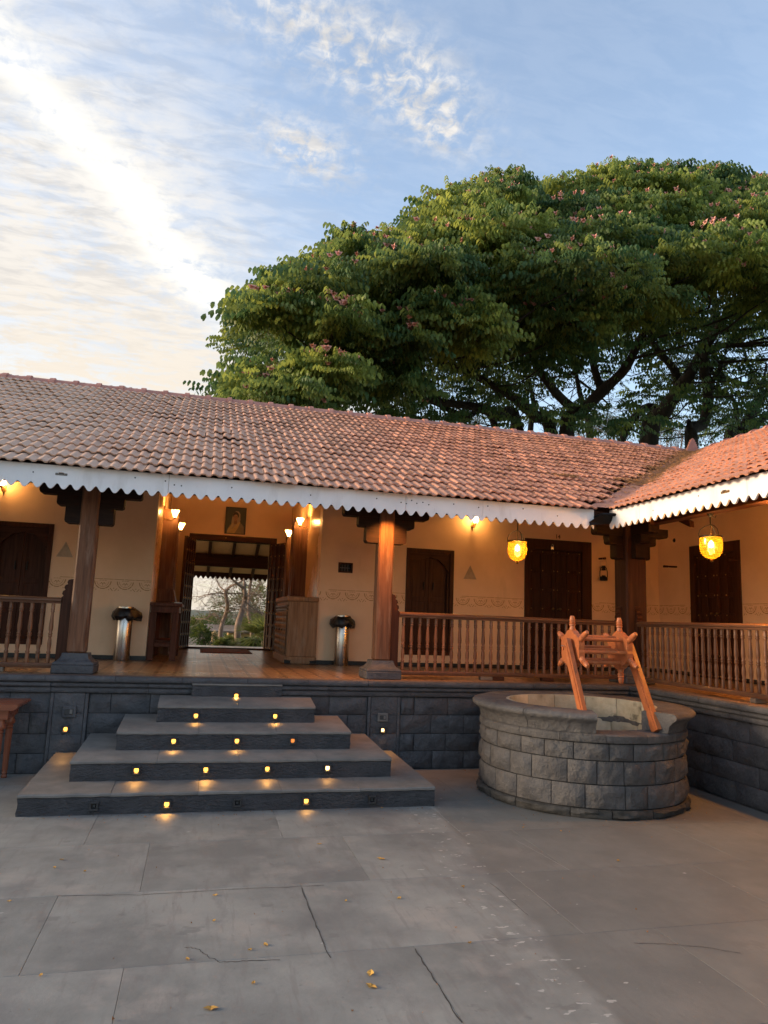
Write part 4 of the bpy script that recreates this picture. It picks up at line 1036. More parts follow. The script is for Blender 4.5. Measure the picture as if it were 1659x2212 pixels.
def ringseg(name, prof, t0, t1, m_, n=10, sm=40):     # prof of (radius, z), swept from angle t0 to t1
    vs = []; N = len(prof)
    for i in range(n+1):
        t = t0+(t1-t0)*i/n
        for r, z in prof:
            j = .006*noise.noise(Vector((math.cos(t)*6*r, math.sin(t)*6*r, z*8)))
            vs.append((WC.x+(r+j)*math.cos(t), WC.y+(r+j)*math.sin(t), z+j*.6))
    fs = [tuple(range(N)), tuple(range(n*N+N-1, n*N-1, -1))]
    for i in range(n):
        for q in range(N): fs.append((i*N+q, i*N+(q+1) % N, (i+1)*N+(q+1) % N, (i+1)*N+q))
    return MB().add(vs, fs).build(name, m_, well, smooth=sm)
for i in range(16):                                   # ledge course under the coping
    t0 = 2*PI*i/16+.1; ringseg('ledge_stone', [(.70, .628), (WR+.004, .628), (WR+.012, .640), (WR+.010, .688), (WR-.004, .700), (.70, .700)], t0+.002, t0+2*PI/16-.002, WELLST, 5)
n0, n1 = math.radians(-69.0), math.radians(360-111.5)
NS = 9; cprof = [(.715, .703), (WR-.004, .703), (WR+.002, .72), (WR+.012, .765), (WR+.045, .800), (WR+.070, .818), (WR+.085, .832), (WR+.085, .850), (WR+.070, .868), (WR+.05, .876), (.74, .878), (.715, .866)]
for i in range(NS):
    ringseg('coping_stone', cprof, n0+(n1-n0)*i/NS+(.003 if i else 0), n0+(n1-n0)*(i+1)/NS-(.003 if i < NS-1 else 0), WELLST, 9, 50)
lin = lambda a, z, d: (WC.x+(.722-d)*math.cos(a/.722), WC.y+(.722-d)*math.sin(a/.722), z)
for z0, z1, off in ((.66, .876, 0), (.44, .655, .2), (.2, .435, .05), (-.05, .195, .25)):
    n = 13
    for i in range(n):
        a0, a1 = 2*PI*.722*(i+off)/n, 2*PI*.722*(i+1+off)/n; th = math.degrees(((a0+a1)/2/.722)) % 360
        if 245 < th < 292 and z0 > .5: continue
        mb = MB(); rock(mb, lin, a0, a1, z0, z1, .034, 900+i+int(z0*50), 4, 3, .008, .003); mb.build('lining_stone', LINING, well, smooth=35)
MB().lathe([(0, -.03), (.72, -.03)], 24, Matrix.Translation(WC), cap=False).build('well_floor', JOINT, well)

# ---------------------------------------------------------------- timber windlass over the well
wd = thing('well_pulley', 'orange-brown wooden windlass with turned spokes leaning over the well', 'windlass', (3.77, 6.1, .8))
def plank(x, y0, z0, y1, z1, wid, th):
    d = Vector((0, y1-y0, z1-z0)); L_ = d.length; u = d.normalized(); w = Vector((0, u.z, -u.y)); p = Vector((x, y0, z0)); mb = MB()
    pts = [(-wid/2, 0), (wid/2, 0)]+[(wid/2*math.cos(PI*i/6), L_-wid*.35+wid*.38*math.sin(PI*i/6)) for i in range(7)]
    fn = lambda a, b, c: tuple(p+w*a+u*b+Vector((c, 0, 0)))
    mb.prism(pts, fn, -th/2, th/2)
    pts2 = [(-wid/2+.022, .0), (wid/2-.022, .0), (wid/2-.022, L_-.05), (-wid/2+.022, L_-.05)]
    mb.prism(pts2, fn, -th/2-.007, th/2+.007)
    o = mb.build('upright', REDW, wd)
    b = MB(); c = p+u*(L_-.075); b.tube([c+Vector((-th/2-.05, 0, 0)), c+Vector((th/2+.01, 0, 0))], .006, 6); b.build('bolt', STEEL, wd)
    return c
XLp, XRp = 3.425, 4.083
c1 = plank(XLp, 5.985, .80, 6.315, 1.50, .096, .040); c2 = plank(XRp, 5.865, .71, 6.30, 1.475, .105, .042)
CY, CZ = 6.33, 1.405
sp = [(.028, 0), (.029, .02), (.023, .046), (.031, .051), (.031, .062), (.024, .067), (.030, .073), (.030, .083), (.024, .088), (.028, .102), (.020, .138), (.018, .143), (.0, .144)]
def wheel(x, ph):
    hub = MB(); pts = []
    for i in range(48):
        a = 2*PI*i/48; r = .176+.012*max(0, math.cos(6*(a-math.radians(ph))))**2-.014*max(0, -math.cos(6*(a-math.radians(ph))))**4; pts.append((r*math.cos(a), r*math.sin(a)))
    hub.prism(pts, lambda a, b, d: (x+d, CY+a, CZ+b), -.030, .030)
    w = hub.build('wheel', REDW, wd)
    for i in range(6):
        a = math.radians(ph+60*i); d = Vector((0, math.cos(a), math.sin(a)))
        MB().lathe(sp, 10, Matrix.Translation(Vector((x, CY, CZ))+d*.172) @ d.to_track_quat('Z', 'Y').to_matrix().to_4x4(), cap=True).build('spoke', REDW, w, smooth=45)
wheel(3.505, 88); wheel(4.015, 88)
for i in range(6):
    a = math.radians(88+60*i+41); q = Vector((0, CY+.128*math.cos(a), CZ+.128*math.sin(a)))
    mb = MB(); mb.tube([(3.53, q.y, q.z), (3.99, q.y, q.z)], .0185, 10); mb.build('rod', REDW, wd, smooth=50)
ax_ = MB(); ax_.tube([(XLp-.03, CY, CZ), (XRp+.03, CY, CZ)], .016, 10); ax_.build('axle', REDW, wd, smooth=50)

# ---------------------------------------------------------------- lamps
def lantern(x, y, zring, ztop, label, watts):
    t = thing('hanging_lantern', label, 'lantern', (x, y, zring), 'bell-shaped amber glass lanterns')
    T = Matrix.Translation((x, y, zring))
    gp = [(.112, -.012), (.117, -.06), (.118, -.10), (.116, -.135), (.107, -.175), (.088, -.210), (.060, -.233), (.028, -.246), (.004, -.249)]
    g = MB().lathe(gp, 28, T, cap=False).build('glass_bell', AMBER, t, smooth=80)
    MB().lathe([(.004, -.247), (.018, -.250), (.010, -.258), (.019, -.266), (.016, -.276), (.004, -.282)], 12, T).build('finial', BRASS, t, smooth=60)
    MB().lathe([(.113, -.014), (.122, -.012), (.122, .004), (.113, .006)], 28, T, cap=False).build('rim', IRON, t, smooth=50)
    b = MB()
    for i in range(3):
        a = 2*PI*i/3+.5; c = Vector((math.cos(a), math.sin(a), 0))
        b.tube([T @ (c*.120), T @ (c*.122+Vector((0, 0, .035))), T @ (c*.105+Vector((0, 0, .075))), T @ (c*.06+Vector((0, 0, .112))), T @ Vector((0, 0, .134))], .0042, 6)
    b.build('hanger', IRON, t, smooth=60)
    c = MB(); zt = ztop-zring
    c.tube([T @ Vector((0, 0, .13)), T @ Vector((0, 0, zt))], .0075, 6); c.lathe([(.012, zt-.05), (.042, zt-.01), (.045, zt+.02)], 12, T)
    c.tube([T @ Vector((.01, 0, zt-.03)), T @ Vector((.06, .0, zt-.06)), T @ Vector((.075, 0, zt-.03))], .004, 5); c.build('chain', IRON, t, smooth=60)
    MB().tube([T @ Vector((0, 0, .13)), T @ Vector((0, 0, -.045))], .006, 6).build('stem', BRASS, t)
    MB().lathe([(.004, -.045), (.013, -.05), (.027, -.075), (.030, -.095), (.024, -.115), (.004, -.127)], 14, T).build('bulb', BULB, t, smooth=80)
    lamp('lantern_lamp', 'POINT', t, (x, y, zring-.09), watts, (1, .52, .15), .035)
    return t
lantern(3.745, 8.12, 2.637, 2.93, 'amber glass bell lantern hanging in front of door 14', 24)
l2 = lantern(5.38, 6.69, 2.652, 2.92, 'amber glass bell lantern hanging under the right wing eave', 24)
l3 = dup(l2, (5.38, 5.6, 2.652), 'amber glass bell lantern farther along the right wing, nearest the viewer')
for ch in l3.children:
    if ch.type == 'LIGHT': ch.data = ch.data.copy(); ch.data.energy *= 15
def sconce(x, y, z, sgn, label, watts, wallx, style=0):
    """shade centre at x,y,z; plate on a wall: sgn +-1 along x, 0 = front wall"""
    t = thing('wall_sconce', label, 'wall lamp', (wallx, y, z), 'brass wall sconces with frosted shades')
    d = Vector((x-wallx, 0, 0)) if sgn else Vector((0, y-10.5, 0)); w0 = Vector((wallx, y if sgn else 10.5, z)); e = d.normalized()
    side = Vector((0, 0, 1)).cross(e)
    pm = MB(); o_ = [(0, .14), (.022, .10), (.014, .06), (.034, .02), (.022, -.03), (.03, -.07), (.012, -.10), (0, -.15)]; o_ = o_+[(-a, b) for a, b in o_[-2:0:-1]]
    pm.prism(o_, lambda a, b, c: tuple(w0+side*a+e*c+Vector((0, 0, b-.02))), .001, .012); pm.build('back_plate', BRASS, t)
    am = MB(); L_ = d.length
    am.tube([w0+e*.012+Vector((0, 0, -.07)), w0+e*(L_*.35)+Vector((0, 0, -.115)), w0+e*(L_*.75)+Vector((0, 0, -.115)), w0+e*L_+Vector((0, 0, -.075))], .0075, 7)
    am.tube([w0+e*(L_*.5)+Vector((0, 0, -.10))+(e*math.cos(k*.55)+Vector((0, 0, math.sin(k*.55))))*(.034-.0022*k) for k in range(13)], .005, 6)
    am.lathe([(.006, -.085), (.03, -.068), (.026, -.058)], 12, Matrix.Translation(w0+d)); am.build('arm', BRASS, t, smooth=60)
    sp_ = [(.022, -.062), (.026, -.03), (.036, .0), (.050, .03), (.066, .052), (.068, .056)] if style == 0 else [(.022, -.062), (.04, -.03), (.046, 0), (.040, .035), (.030, .055)]
    vs = []; fs = []; N = 24
    for j, (r, h) in enumerate(sp_):
        for i in range(N):
            a = 2*PI*i/N; rr_ = r*(1+.05*math.cos(8*a)*j/5); hh = h+(.006*math.cos(8*a) if j == len(sp_)-1 and style == 0 else 0)
            vs.append(w0+d+Vector((rr_*math.cos(a), rr_*math.sin(a), hh)))
    for j in range(len(sp_)-1):
        for i in range(N): fs.append((j*N+i, j*N+(i+1) % N, (j+1)*N+(i+1) % N, (j+1)*N+i))
    MB().add(vs, fs).build('shade', FROST, t, smooth=80)
    MB().lathe([(.004, -.05), (.02, -.04), (.024, -.01), (.018, .015), (.003, .024)], 12, Matrix.Translation(w0+d)).build('bulb', BULB, t, smooth=80)
    lamp('sconce_lamp', 'POINT', t, w0+d+Vector((0, 0, .008)), watts, (1, .52, .15), .03)
    return t
sconce(-.47, 11.85, 3.17, 1, 'front left wall sconce with a fluted shade above the desk in the entrance recess', 60, XL)
sconce(1.535, 11.85, 3.185, -1, 'front right wall sconce with a fluted shade above the cabinet in the entrance recess', 60, XR)
sconce(-.395, 12.75, 3.075, 1, 'rear left sconce half hidden behind the post in the entrance recess', 40, XL)
sconce(1.462, 12.72, 3.075, -1, 'rear right sconce half hidden behind the post in the entrance recess', 40, XR)
sconce(4.10, 10.36, 3.215, 0, 'ornate brass sconce on the long wall above the triangular niche', 70, 4.07, 1)
sconce(-2.62, 10.36, 3.24, 0, 'brass sconce on the long wall over the left window, just out of view', 60, -2.65, 1)
s6 = sconce(7.26, 7.35, 3.1, -1, 'brass wall sconce on the wing wall past its door', 60, 7.4, 1)
# small downlight behind the eave board that rakes the middle post
dl = thing('eave_downlight', 'small black downlight behind the white eave board over the middle post', 'spotlight', (2.085, 7.80, 2.93))
MB().lathe([(.035, .07), (.035, 0), (.026, 0), (.026, .03)], 14, Matrix.Translation((2.085, 7.80, 2.90)), cap=False).build('can', IRON, dl, smooth=40)
MB().lathe([(.004, 0), (.022, .004), (.024, .02)], 12, Matrix.Translation((2.085, 7.80, 2.905))).build('bulb', BULB, dl, smooth=60)
lamp('downlight_lamp', 'SPOT', dl, (2.085, 7.80, 2.895), 75, (1, .36, .07), .015, spot_size=math.radians(95), spot_blend=.8).rotation_euler = Vector((0, -.42, 1)).to_track_quat('Z', 'Y').to_euler()

# hurricane lantern and pegs
def peg(fn, a, z, ln, ang, label):
    o = Vector(fn(a, z, 0)); e = (Vector(fn(a, z, 1))-o).normalized(); s = (Vector(fn(a+1, z, 0))-o).normalized(); d = (e*math.cos(ang)+s*math.sin(ang))
    p = MB().lathe([(.014, 0), (.014, ln*.55), (.011, ln*.6), (.017, ln*.7), (.017, ln*.85), (.019, ln*.9), (.019, ln), (.004, ln+.003)], 10, Matrix.Translation(o) @ d.to_track_quat('Z', 'Y').to_matrix().to_4x4())
    return tag(p.build('wall_peg', WX, smooth=50, origin=o), label, 'peg', 'turned wooden pegs on the walls'), o+d*ln*.72
_, tip = peg(FRONT, 6.29, 2.742, .14, .25, 'dark wooden peg right of door 14 with a hurricane lantern hung on it')
peg(RIGHT, 10.02, 2.640, .22, .2, 'empty dark wooden peg left of the wing door, by the corner post'); peg(RIGHT, 8.62, 2.640, .20, .0, 'empty wooden peg just right of the wing door')
hl = thing('hurricane_lantern', 'black hurricane lantern hanging from a peg right of door 14', 'lantern', (tip.x, tip.y, 2.42)); T = Matrix.Translation((tip.x, tip.y, 2.41))
MB().lathe([(.05, -.03), (.062, -.025), (.062, .015), (.05, .03), (.03, .045), (.03, .055)], 16, T).build('tank', IRON, hl, smooth=40)
MB().lathe([(.03, .055), (.044, .085), (.044, .11), (.032, .14)], 14, T, cap=False).build('globe', CLEAR, hl, smooth=70)
MB().lathe([(.034, .138), (.036, .15), (.026, .165), (.028, .20), (.036, .205), (.02, .215)], 14, T).build('chimney', IRON, hl, smooth=40)
f = MB()
for s in (-1, 1): f.tube([T @ Vector((s*.058, 0, .0)), T @ Vector((s*.068, 0, .05)), T @ Vector((s*.066, 0, .12)), T @ Vector((s*.05, 0, .175)), T @ Vector((s*.028, 0, .19))], .0075, 7)
f.build('side_tube', IRON, hl, smooth=50)
b = MB(); b.tube([T @ Vector((-.062, 0, .15)), T @ Vector((-.05, 0, .29)), T @ Vector((0, 0, tip.z-2.41+.018)), T @ Vector((.05, 0, .29)), T @ Vector((.062, 0, .15))], .0025, 5); b.build('bail', STEEL, hl, smooth=50)

# ---------------------------------------------------------------- veranda furniture
def bin_(x, y, label, seed):
    t = thing('trash_bin', label, 'bin', (x, y, PZ), 'steel cylinder bins on the veranda'); T = Matrix.Translation((x, y, PZ+.002))
    MB().lathe([(.100, 0), (.104, .006), (.104, .66), (.100, .665)], 36, T).build('body', STEEL, t, smooth=40)
    r_ = random.Random(seed); N = 30; vs = []; fs = []
    pr = [(.098, .705), (.118, .690), (.145, .640), (.160, .585), (.135, .545), (.108, .555)]
    ears = [(r_.uniform(2.2, 3.6), .055), (r_.uniform(-.4, .5), .075)]
    for j, (r, h) in enumerate(pr):
        for i in range(N):
            a = 2*PI*i/N; k = 1+.16*noise.noise(Vector((math.cos(a)*2.3, math.sin(a)*2.3, j*.7+seed)))+.05*math.sin(a*9+j*2+seed)*(j > 0)
            e = sum(w*math.exp(-((a-c+PI) % (2*PI)-PI)**2/.10) for c, w in ears)*(1 if 1 < j < 5 else .2)
            vs.append(T @ Vector(((r*k+e)*math.cos(a), (r*k+e)*math.sin(a), h+.03*noise.noise(Vector((a*1.5, j, seed*2)))*(j > 0)+(.02*math.sin(a*5+seed) if j > 3 else 0))))
    for j in range(len(pr)-1):
        for i in range(N): fs.append((j*N+i, j*N+(i+1) % N, (j+1)*N+(i+1) % N, (j+1)*N+i))
    MB().add(vs, fs).build('liner_bag', BAG, t, smooth=35)
    MB().lathe([(.106, .690), (.112, .692), (.112, .712), (.104, .714), (.10, .69)], 32, T, cap=False).build('rim', STEEL, t, smooth=40)
bin_(-.945, 10.30, 'steel cylinder bin with a black liner left of the entrance, by the desk', 3)
bin_(2.04, 10.34, 'steel cylinder bin with a black liner right of the entrance, under the barred vent', 8)
ds = thing('desk', 'dark wooden desk standing against the left side of the entrance recess', 'desk', (-.44, 11.2, PZ))
MB().box(-.655+.003, -.222, 10.47, 11.9, 1.690, 1.737, .006).build('desk_top', DESKW, ds)
MB().box(-.635, -.262, 10.52, 10.545, 1.60, 1.689, .003).box(-.285, -.262, 10.56, 11.86, 1.60, 1.689, .003).build('apron', DESKW, ds)
for x0 in (-.645, -.345):
    for y0 in (10.50, 11.78): MB().box(x0, x0+.085, y0, y0+.085, PZ+.002, 1.60, .006).build('leg', DESKW, ds)
MB().box(-.56, -.345, 10.52, 10.56, 1.13, 1.19, .004).box(-.335, -.29, 10.585, 11.78, 1.13, 1.19, .004).build('stretcher', DESKW, ds)
MB().box(-.55, -.35, 10.58, 11.76, 1.20, 1.215).build('shelf', DESKW, ds)
pp = MB().box(-.33, -.235, 10.52, 10.72, 1.7385, 1.752, .003).build('folded_paper', mat('white_paper', (.7, .66, .6), bump=.05)); tag(pp, 'small folded white paper lying on the corner of the desk', 'paper')
cb = thing('cabinet', 'pale worn wooden cabinet with a carved front right of the entrance', 'cabinet', (1.47, 11.2, PZ))
MB().box(1.255, 1.690, 10.455, 11.95, 1.05, 1.835, .004).build('body', CABW, cb)
for q in range(9): MB().box(1.262+.0475*q, 1.3085+.0475*q, 10.447, 10.4545, 1.055, 1.83, .0015).build('end_plank', CABW, cb)
MB().box(1.225, 1.693, 10.42, 12.0, 1.8355, 1.905, .012).build('top', CABW, cb)
MB().box(1.228, 1.693, 10.425, 11.98, PZ+.004, 1.0495, .008).build('base', CABW, cb)
for x0 in (1.232, 1.60): MB().prism([(0, .0), (.10, 0), (.085, .02), (.10, .04), (0, .05)], lambda a, b, d: ((x0+a if x0 < 1.5 else x0+.09-a), 10.4245-d, PZ+.01+b), 0, .004).build('corner_bracket', IRON, cb)
for k_ in range(2): MB().box(1.232-.006*k_, 1.254, 10.44, 11.96, 1.70+.05*k_, 1.735+.05*k_, .006).build('cornice', CABD, cb)
for q in range(4):                                    # carved front doors
    y0 = 10.475+.365*q; d_ = MB().box(1.236, 1.254, y0, y0+.35, 1.08, 1.69, .004)
    do = d_.build('cabinet_door', CABD, cb); lat = MB()
    for i in range(4):
        for j in range(7):
            cy_, cz_ = y0+.045+.087*i, 1.12+.088*j
            lat.add([(1.236, cy_-.036, cz_), (1.236, cy_, cz_-.038), (1.236, cy_+.036, cz_), (1.236, cy_, cz_+.038), (1.220, cy_, cz_)], [(0, 1, 4), (1, 2, 4), (2, 3, 4), (3, 0, 4)])
    lat.build('carving', CABW, do, recalc=True)
    kb = MB().lathe([(.02, 0), (.022, .006), (.008, .016)], 10, Matrix.Translation((1.22, y0+.30, 1.42)) @ Matrix.Rotation(-PI/2, 4, 'Y')); kb.build('handle', IRON, do, smooth=50)
dm = MB().box(.085, .97, 12.92, 14.34, PZ+.001, PZ+.016, .006).build('doormat', MATRED, origin=(.53, 13.6, PZ)); tag(dm, 'red-brown doormat lying inside the open entrance door', 'doormat')
tb = thing('side_table', 'reddish wooden table with turned legs at the left edge, against the plinth', 'table', (-1.95, 7.6, 0))
MB().prism([(-2.45, .672), (-1.555, .672), (-1.535, .684), (-1.520, .700), (-1.520, .716), (-1.530, .722), (-2.45, .722)], lambda a, b, d: (a, 7.30+d, b), 0, .545).build('table_top', TEAK, tb, smooth=30)
MB().box(-2.40, -1.60, 7.345, 7.375, .585, .671, .004).box(-1.64, -1.61, 7.376, 7.79, .585, .671, .004).build('apron', TEAK, tb)
tl = [(.024, .0), (.028, .015), (.020, .03), (.027, .045), (.022, .06), (.026, .075), (.030, .40), (.033, .452), (.024, .46), (.034, .468), (.034, .478), (.026, .485), (.044, .505), (.046, .525), (.036, .548), (.036, .585)]
for x, y in ((-1.665, 7.39), (-1.665, 7.75), (-2.36, 7.39), (-2.36, 7.75)):
    mb = MB().lathe(tl, 14, Matrix.Translation((x, y, .001))); mb.box(x-.035, x+.035, y-.035, y+.035, .5845, .6715, .003); mb.build('leg', TEAKZ, tb, smooth=40)

# portrait over the entrance
pt = thing('portrait', 'framed portrait of a woman in a pale headscarf hung above the open entrance door', 'picture', (.58, 14.4, 3.2))
PM = lambda a, b, d: (.585+a+(b-.28)*-.006, 14.397-d-.03*(b/.56), 3.185+b)
MB().prism([(-.20, 0), (.20, 0), (.20, .53), (-.20, .53)], PM, 0, .02).build('frame', IRON, pt)
def flat(name, pts, lv, col):
    MB().add([PM(a, b, .0215+.0012*lv) for a, b in pts], [tuple(range(len(pts)))]).build(name, mat('print_'+name, col, tuple(c*.8 for c in col), rough=.5, scale=14, bump=0), pt, recalc=False)
ell = lambda cx, cy, rx, ry, n=20, r0=0: [(cx+rx*math.cos(2*PI*i/n)*math.cos(r0)-ry*math.sin(2*PI*i/n)*math.sin(r0), cy+rx*math.cos(2*PI*i/n)*math.sin(r0)+ry*math.sin(2*PI*i/n)*math.cos(r0)) for i in range(n)]
flat('picture_ground', [(-.188, .012), (.188, .012), (.188, .518), (-.188, .518)], 0, (.035, .045, .042))
flat('shawl', [(-.16, .014), (.17, .014), (.165, .15), (.12, .21), (.06, .24), (-.04, .24), (-.11, .17), (-.15, .1)], 1, (.20, .16, .10))
flat('headscarf', [(-.085, .12), (-.075, .30), (-.05, .41), (0, .455), (.05, .45), (.085, .40), (.09, .28), (.075, .18), (.0, .12)], 2, (.32, .27, .18))
flat('hair', ell(0, .37, .058, .068), 3, (.02, .015, .012)); flat('neck', [(-.03, .2), (.03, .2), (.03, .30), (-.03, .30)], 4, (.22, .12, .07))
flat('face', ell(-.004, .328, .043, .068), 5, (.33, .19, .115)); flat('hairline', [(-.045, .36), (-.03, .395), (0, .41), (.035, .395), (.042, .35), (.03, .375), (-.004, .39), (-.032, .372)], 6, (.02, .015, .012))
for s in (-1, 1):
    flat('eye', ell(-.006+s*.018, .338, .009, .004, 10), 7, (.03, .02, .015)); flat('eyebrow', [(-.006+s*.007, .350), (-.006+s*.028, .353), (-.006+s*.028, .357), (-.006+s*.007, .355)], 7, (.03, .02, .015))
flat('nose', [(-.010, .335), (-.004, .335), (.002, .312), (-.014, .312)], 7, (.25, .14, .085)); flat('mouth', ell(-.006, .292, .013, .0045, 10), 7, (.25, .07, .05))
flat('sari_edge', [(-.15, .016), (-.06, .10), (.06, .24), (.095, .24), (.05, .12), (-.01, .016)], 4, (.48, .34, .14)); flat('sari_fold', [(-.155, .06), (-.06, .22), (-.03, .2), (-.10, .02), (-.155, .02)], 4, (.42, .33, .17))

# hooks on the eave boards
for fn, a, z, lab in ((FF, -1.40, 2.905, 'small grey metal hook plate on the white eave board above the left post'), (FR, 5.55, 2.90, 'small brass-coloured metal hook plate on the wing eave board')):
    h = thing('hook_plate', lab, 'bracket', fn(a, z, 0), 'metal hook plates on the eave boards')
    mb = MB(); wbox(mb, fn, a-.055, a+.055, z-.011, z+.011, .0005, .006, .002); mb.build('plate', SWITCH if fn is FF else BRASS, h)
    mb = MB(); mb.tube([fn(a-.03, z, .006), fn(a-.02, z+.012, .016), fn(a+.02, z+.012, .016), fn(a+.035, z-.004, .006)], .004, 6); mb.build('hook', STEEL, h, smooth=40)

# ---------------------------------------------------------------- litter
lv = [(455, 452), (800, 376), (802, 404), (547, 397), (462, 262), (823, 128), (133, 130), (183, 155), (88, 380), (465, 207), (862, 213), (1015, 310), (574, 314), (747, 219), (1212, 68), (1335, 132),
      (405, 345), (540, 325), (20, 220), (118, 147), (690, 96), (1000, 188), (1130, 60), (1490, 30), (895, 12), (825, 18)]
LTXT = '''largest yellow leaf, lying near the bottom edge of the picture left of centre
upper one of two yellow leaves lying close together in the foreground
lower one of two yellow leaves lying close together in the foreground
small folded yellow leaf left of the close pair in the foreground
small yellow leaf on the middle slab row, straight above the largest leaf
yellow leaf midway between the bottom step and the close foreground pair
yellow leaf in front of the left end of the bottom step
yellow leaf just right of the one before the left end of the bottom step
yellow leaf farthest left in the near foreground
tiny yellow leaf on a slab joint, behind the leaf above the largest one
tiny yellow leaf in the middle of the courtyard, nearer than the midway leaf
tiny yellow leaf at the border of light and dark paving in the foreground
tiny leaf between the folded leaf and the middle slab row
tiny leaf at the centre of the courtyard left of the other central one
tiny leaf on the slabs in front of the left side of the well
tiny leaf on the dark paving in front of the middle of the well
tiny leaf on the near slab joint left of the folded leaf
tiny leaf just behind the folded leaf in the foreground
tiny leaf at the very left edge on the middle slab row
tiny leaf at the left, behind the pair before the step's left end
tiny leaf on the slabs straight before the lit right half of the bottom step
tiny leaf at the border of light and dark paving on the middle slab row
tiny leaf at the foot of the well on its left
tiny leaf at the right, beside the foot of the well towards the wing
yellow leaf lying against the right end of the bottom step
tiny leaf close before the bottom step, right of its orange light'''.split(chr(10))
for i, (px, py) in enumerate(lv):
    p = at_z(px*1.0, (3200*.54+py), 0.0)
    big = i in (0, 1, 2, 5); r = .022 if big else rnd.uniform(.008, .014); a0 = rnd.uniform(0, 6)
    mb = MB(); pts = [Vector((r*math.cos(2*PI*k/8)*(1.5 if k in (0, 4) else .75), r*math.sin(2*PI*k/8)*.8, .004+.006*abs(math.cos(2*PI*k/8))*(1 if k % 2 else .4))) for k in range(8)]
    R_ = Matrix.Rotation(a0, 3, 'Z'); mb.add([p+R_ @ q for q in pts]+[p+Vector((0, 0, .002))], [(k, (k+1) % 8, 8) for k in range(8)])
    tag(mb.build('fallen_leaf', YLEAF, recalc=False, origin=p), LTXT[i], 'leaf', 'fallen leaves on the courtyard')
def flakes(name, n, pick, parent, size=(.012, .03)):
    vs = []; fs = []
    for i in range(n):
        p, u, w, nn = pick(); r = rnd.uniform(*size); a = rnd.uniform(0, 6)
        e1 = (u*math.cos(a)+w*math.sin(a))*r; e2 = (w*math.cos(a)-u*math.sin(a))*r*rnd.uniform(.3, .7)
        b = len(vs); vs += [p+e1+nn*rnd.uniform(0, .012), p+e2, p-e1+nn*rnd.uniform(0, .012), p-e2]; fs.append((b, b+1, b+2, b+3))
    tag(MB().add(vs, fs).build(name, LITTER, parent, recalc=False), kind='stuff')
MF, MR = rmat(True), rmat(False)
def pickf():
    while True:
        v = rnd.uniform(.3, 5.8); lim = XV(YE+v*math.cos(ang)); x = lim - rnd.expovariate(1/2.6)
        if x > 1.0 and rnd.random() < .25+.75*v/6: break
    k = math.floor(v/TE)*TE + rnd.uniform(.0, .12)
    return Vector((x, YE, ZE))+MF @ Vector((0, k, .045)), MF.col[0].copy(), MF.col[1].copy(), MF.col[2].copy()
def pickv():
    t = 1-rnd.random()**1.3*.75; s = rnd.gauss(0, .16)
    return Vector((XE+5.54*t+min(s, 0), YE+5.5*t-max(s, 0), ZE+2.45*t+.055)), Vector((1, 0, 0)), MF.col[1].copy(), Vector((0, 0, 1))
flakes('roof_leaf_litter', 3300, pickf, bld); flakes('valley_leaf_litter', 2600, pickv, bld, (.012, .04))
def pickc():
    c = rnd.choice(((6.1, 8.62), (7.2, 10.3), (5.9, 9.1), (4.9, 9.0)))
    x, y = c[0]+rnd.gauss(0, .12), c[1]+rnd.gauss(0, .04); return Vector((x, y, zf(y)+.05+rnd.random()*.02)), Vector((1, 0, 0)), MF.col[1].copy(), MF.col[2].copy()
flakes('roof_litter_clumps', 500, pickc, bld, (.012, .035))

def pickg():
    if rnd.random() < .55:
        c = rnd.random()
        if c < .4: x, y = rnd.uniform(2.2, 5.1), 7.86-rnd.expovariate(14)
        elif c < .75: a = rnd.uniform(0, 2*PI); r = 1.03+rnd.expovariate(11); x, y = WC.x+r*math.cos(a), WC.y+r*math.sin(a)
        else: x, y = rnd.uniform(-1.2, 2.1), 6.30-rnd.expovariate(10)
    else: x, y = rnd.uniform(-2.5, 5), rnd.uniform(2.6, 7.8)
    return Vector((x, y, .003)), Vector((1, 0, 0)), Vector((0, 1, 0)), Vector((0, 0, 1))
flakes('courtyard_debris', 420, pickg, None, (.003, .010))
# ---------------------------------------------------------------- trees
nr = np.random.default_rng(11)
def np_mesh(name, V, nq, m, parent, val, k=4):        # V: (faces*k, 3) world points, k corners per face
    org = WLOC[parent.name]
    me = bpy.data.meshes.new(name); n = len(V)
    me.vertices.add(n); me.vertices.foreach_set('co', (V-np.array(org)).astype(np.float32).ravel())
    nf = n//k; me.loops.add(n); me.loops.foreach_set('vertex_index', np.arange(n, dtype=np.int32))
    me.polygons.add(nf); me.polygons.foreach_set('loop_start', np.arange(0, n, k, dtype=np.int32))
    me.materials.append(m); me.update(calc_edges=True)
    me.attributes.new('rnd', 'FLOAT', 'POINT').data.foreach_set('value', np.repeat(val, k).astype(np.float32))
    o = bpy.data.objects.new(name, me); COL.objects.link(o); o.parent = parent; return o
def unit(a): return a/np.maximum(np.linalg.norm(a, axis=1, keepdims=True), 1e-6)
